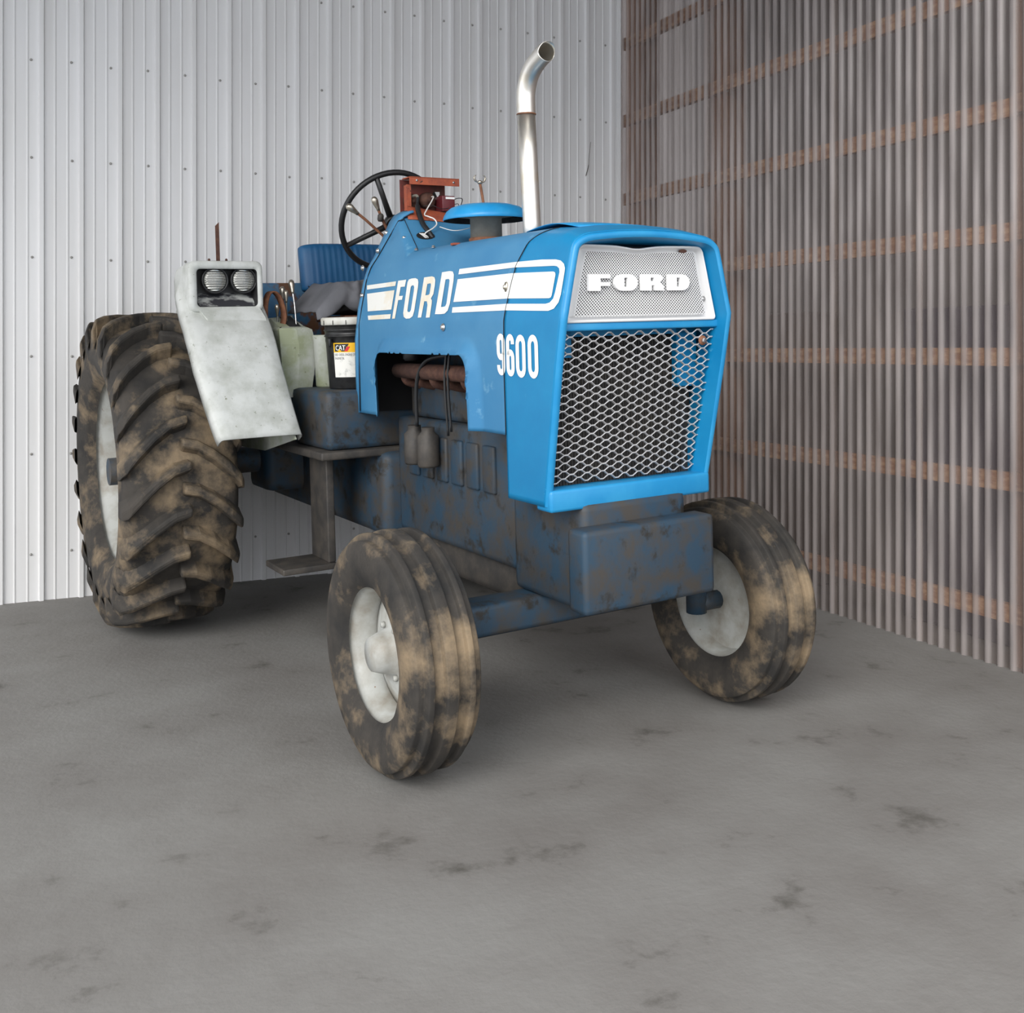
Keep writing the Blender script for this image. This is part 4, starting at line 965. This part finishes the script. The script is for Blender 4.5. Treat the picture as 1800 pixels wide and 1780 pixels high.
# bucket
BM = TR @ T3(-2.055, -.322, 1.3512)
bk = thing('oil_bucket', 'black oil bucket with off-white lid and yellow label between seat and hood', 'bucket', BM)
mb = MB(); mb.lathe([(.118, 0), (.122, .004), (.135, .235), (.137, .24), (.137, .262), (.142, .264), (.142, .270), (.138, .272), (.1385, .292), (.1435, .294), (.1435, .300), (.139, .302), (.1405, .335)], 48); obj('body', mb, 'bucket', bk)
mb = MB(); mb.lathe([(.150, .322), (.156, .326), (.157, .352), (.153, .360), (.147, .362), (.143, .355), (.0001, .352)], 48)
obj('lid', mb, 'lid', bk)
mb = MB()
for k in range(14):
    a = 2 * PI * k / 14 + .1; mb = MB(); mb.box((-.0012, -.001, .324), (.0012, .003, .346), Matrix.Rotation(a, 4, 'Z') @ T3(0, .1565, 0)); obj('lid_notch', mb, 'black', bk)
def cyl_pt(x, z, d=0):
    """x runs to the reader's right round the bucket, centred on its front-right face"""
    r = .122 + .013 * (z / .235) + .0012 + d; a = x / .131 + rad(-20); return (r * math.cos(a), r * math.sin(a), z)
def wrap(mbx, x0, x1, z0, z1, d, n=16):
    P = []
    for i in range(n + 1):
        x = x0 + (x1 - x0) * i / n; P += [cyl_pt(x, z0, d), cyl_pt(x, z1, d)]
    mbx.grid(P, n + 1, 2)
lb = bpy.data.objects.new('paper_label', None); COL.objects.link(lb); lb.parent = bk
LX = -.106
mb = MB(); wrap(mb, LX, LX + .23, .185, .245 - .012, 0); obj('yellow_band', mb, 'lab_y', lb)
mb = MB(); wrap(mb, LX, LX + .23, .06, .185, 0); obj('white_band', mb, 'lab_w', lb)
mb = MB(); P = [(LX + .008, .190), (LX + .064, .190), (LX + .084, .228), (LX + .008, .228)]
P2 = [(LX + .008 + .0095 * i, z) for i in range(7) for z in (.190, .228)]
mb.grid([cyl_pt(LX + .008 + (.056 + (.020 if k else 0)) * i / 8, (.190, .228)[k], .0006) for i in range(9) for k in (0, 1)], 9, 2); obj('logo_panel', mb, 'lab_k', lb)
mb = MB(); mb.grid([cyl_pt(LX + .060 + .016 * i / 2 + (.014 if k else 0), (.190, .214)[k], .0009) for i in range(3) for k in (0, 1)], 3, 2); obj('logo_stripe', mb, 'lab_r', lb)
def text_on(s_, x0, z0, size, mt_, d, name, sx=1):
    cu = bpy.data.curves.new('txt', 'FONT'); cu.body = s_; cu.size = size; cu.resolution_u = 3
    o_ = bpy.data.objects.new('txt', cu); COL.objects.link(o_); bpy.context.view_layer.update()
    me = bpy.data.meshes.new_from_object(o_); m_ = MB()
    m_.add([cyl_pt(x0 + v.co.x * sx, z0 + v.co.y, d) for v in me.vertices], [tuple(p.vertices) for p in me.polygons])
    bpy.data.objects.remove(o_); bpy.data.curves.remove(cu); bpy.data.meshes.remove(me); obj(name, m_, mt_, lb)
for dx in (0, .0012): text_on('CAT', LX + .013 + dx, .196, .036, 'white_decal', .0012 + dx * .1, 'logo_word', .74)
mb = MB(); mb.add([cyl_pt(LX + .026, .190, .0016), cyl_pt(LX + .046, .190, .0016), cyl_pt(LX + .036, .203, .0016)], [(0, 1, 2)]); obj('logo_triangle', mb, 'lab_y', lb)
text_on('DEO  DIESEL ENGINE OIL, SAE 15W-40', LX + .006, .168, .0165, 'ink', .0008, 'label_text', .60)
text_on('ENGINE OIL', LX + .006, .150, .0165, 'ink', .0008, 'label_text', .60)
mb = MB(); mb.grid([cyl_pt(LX + .112 + .03 * i / 3, (.12, .160 + .008 * math.sin(i * 2))[k], .0007) for i in range(4) for k in (0, 1)], 4, 2); obj('label_tear', mb, 'bucket', lb)
mb = MB(); mb.bbox((.040, -.150, .215), (.062, -.135, .255), .004)
obj('handle_lug', mb, 'bucket', bk)

# open grey-green can beside the bucket (edge visible between console and bucket)
CM = TR @ T3(-2.283, -.372, 1.3502)
cn = thing('oil_can', 'mossy grey can standing between the lever console and the black bucket', 'can', CM)
mb = MB(); mb.lathe([(.060, 0), (.064, .01), (.072, .24), (.076, .27), (.074, .275), (.070, .27), (.062, .02), (0, .015)], 24); obj('body', mb, 'fender_dirty', cn)
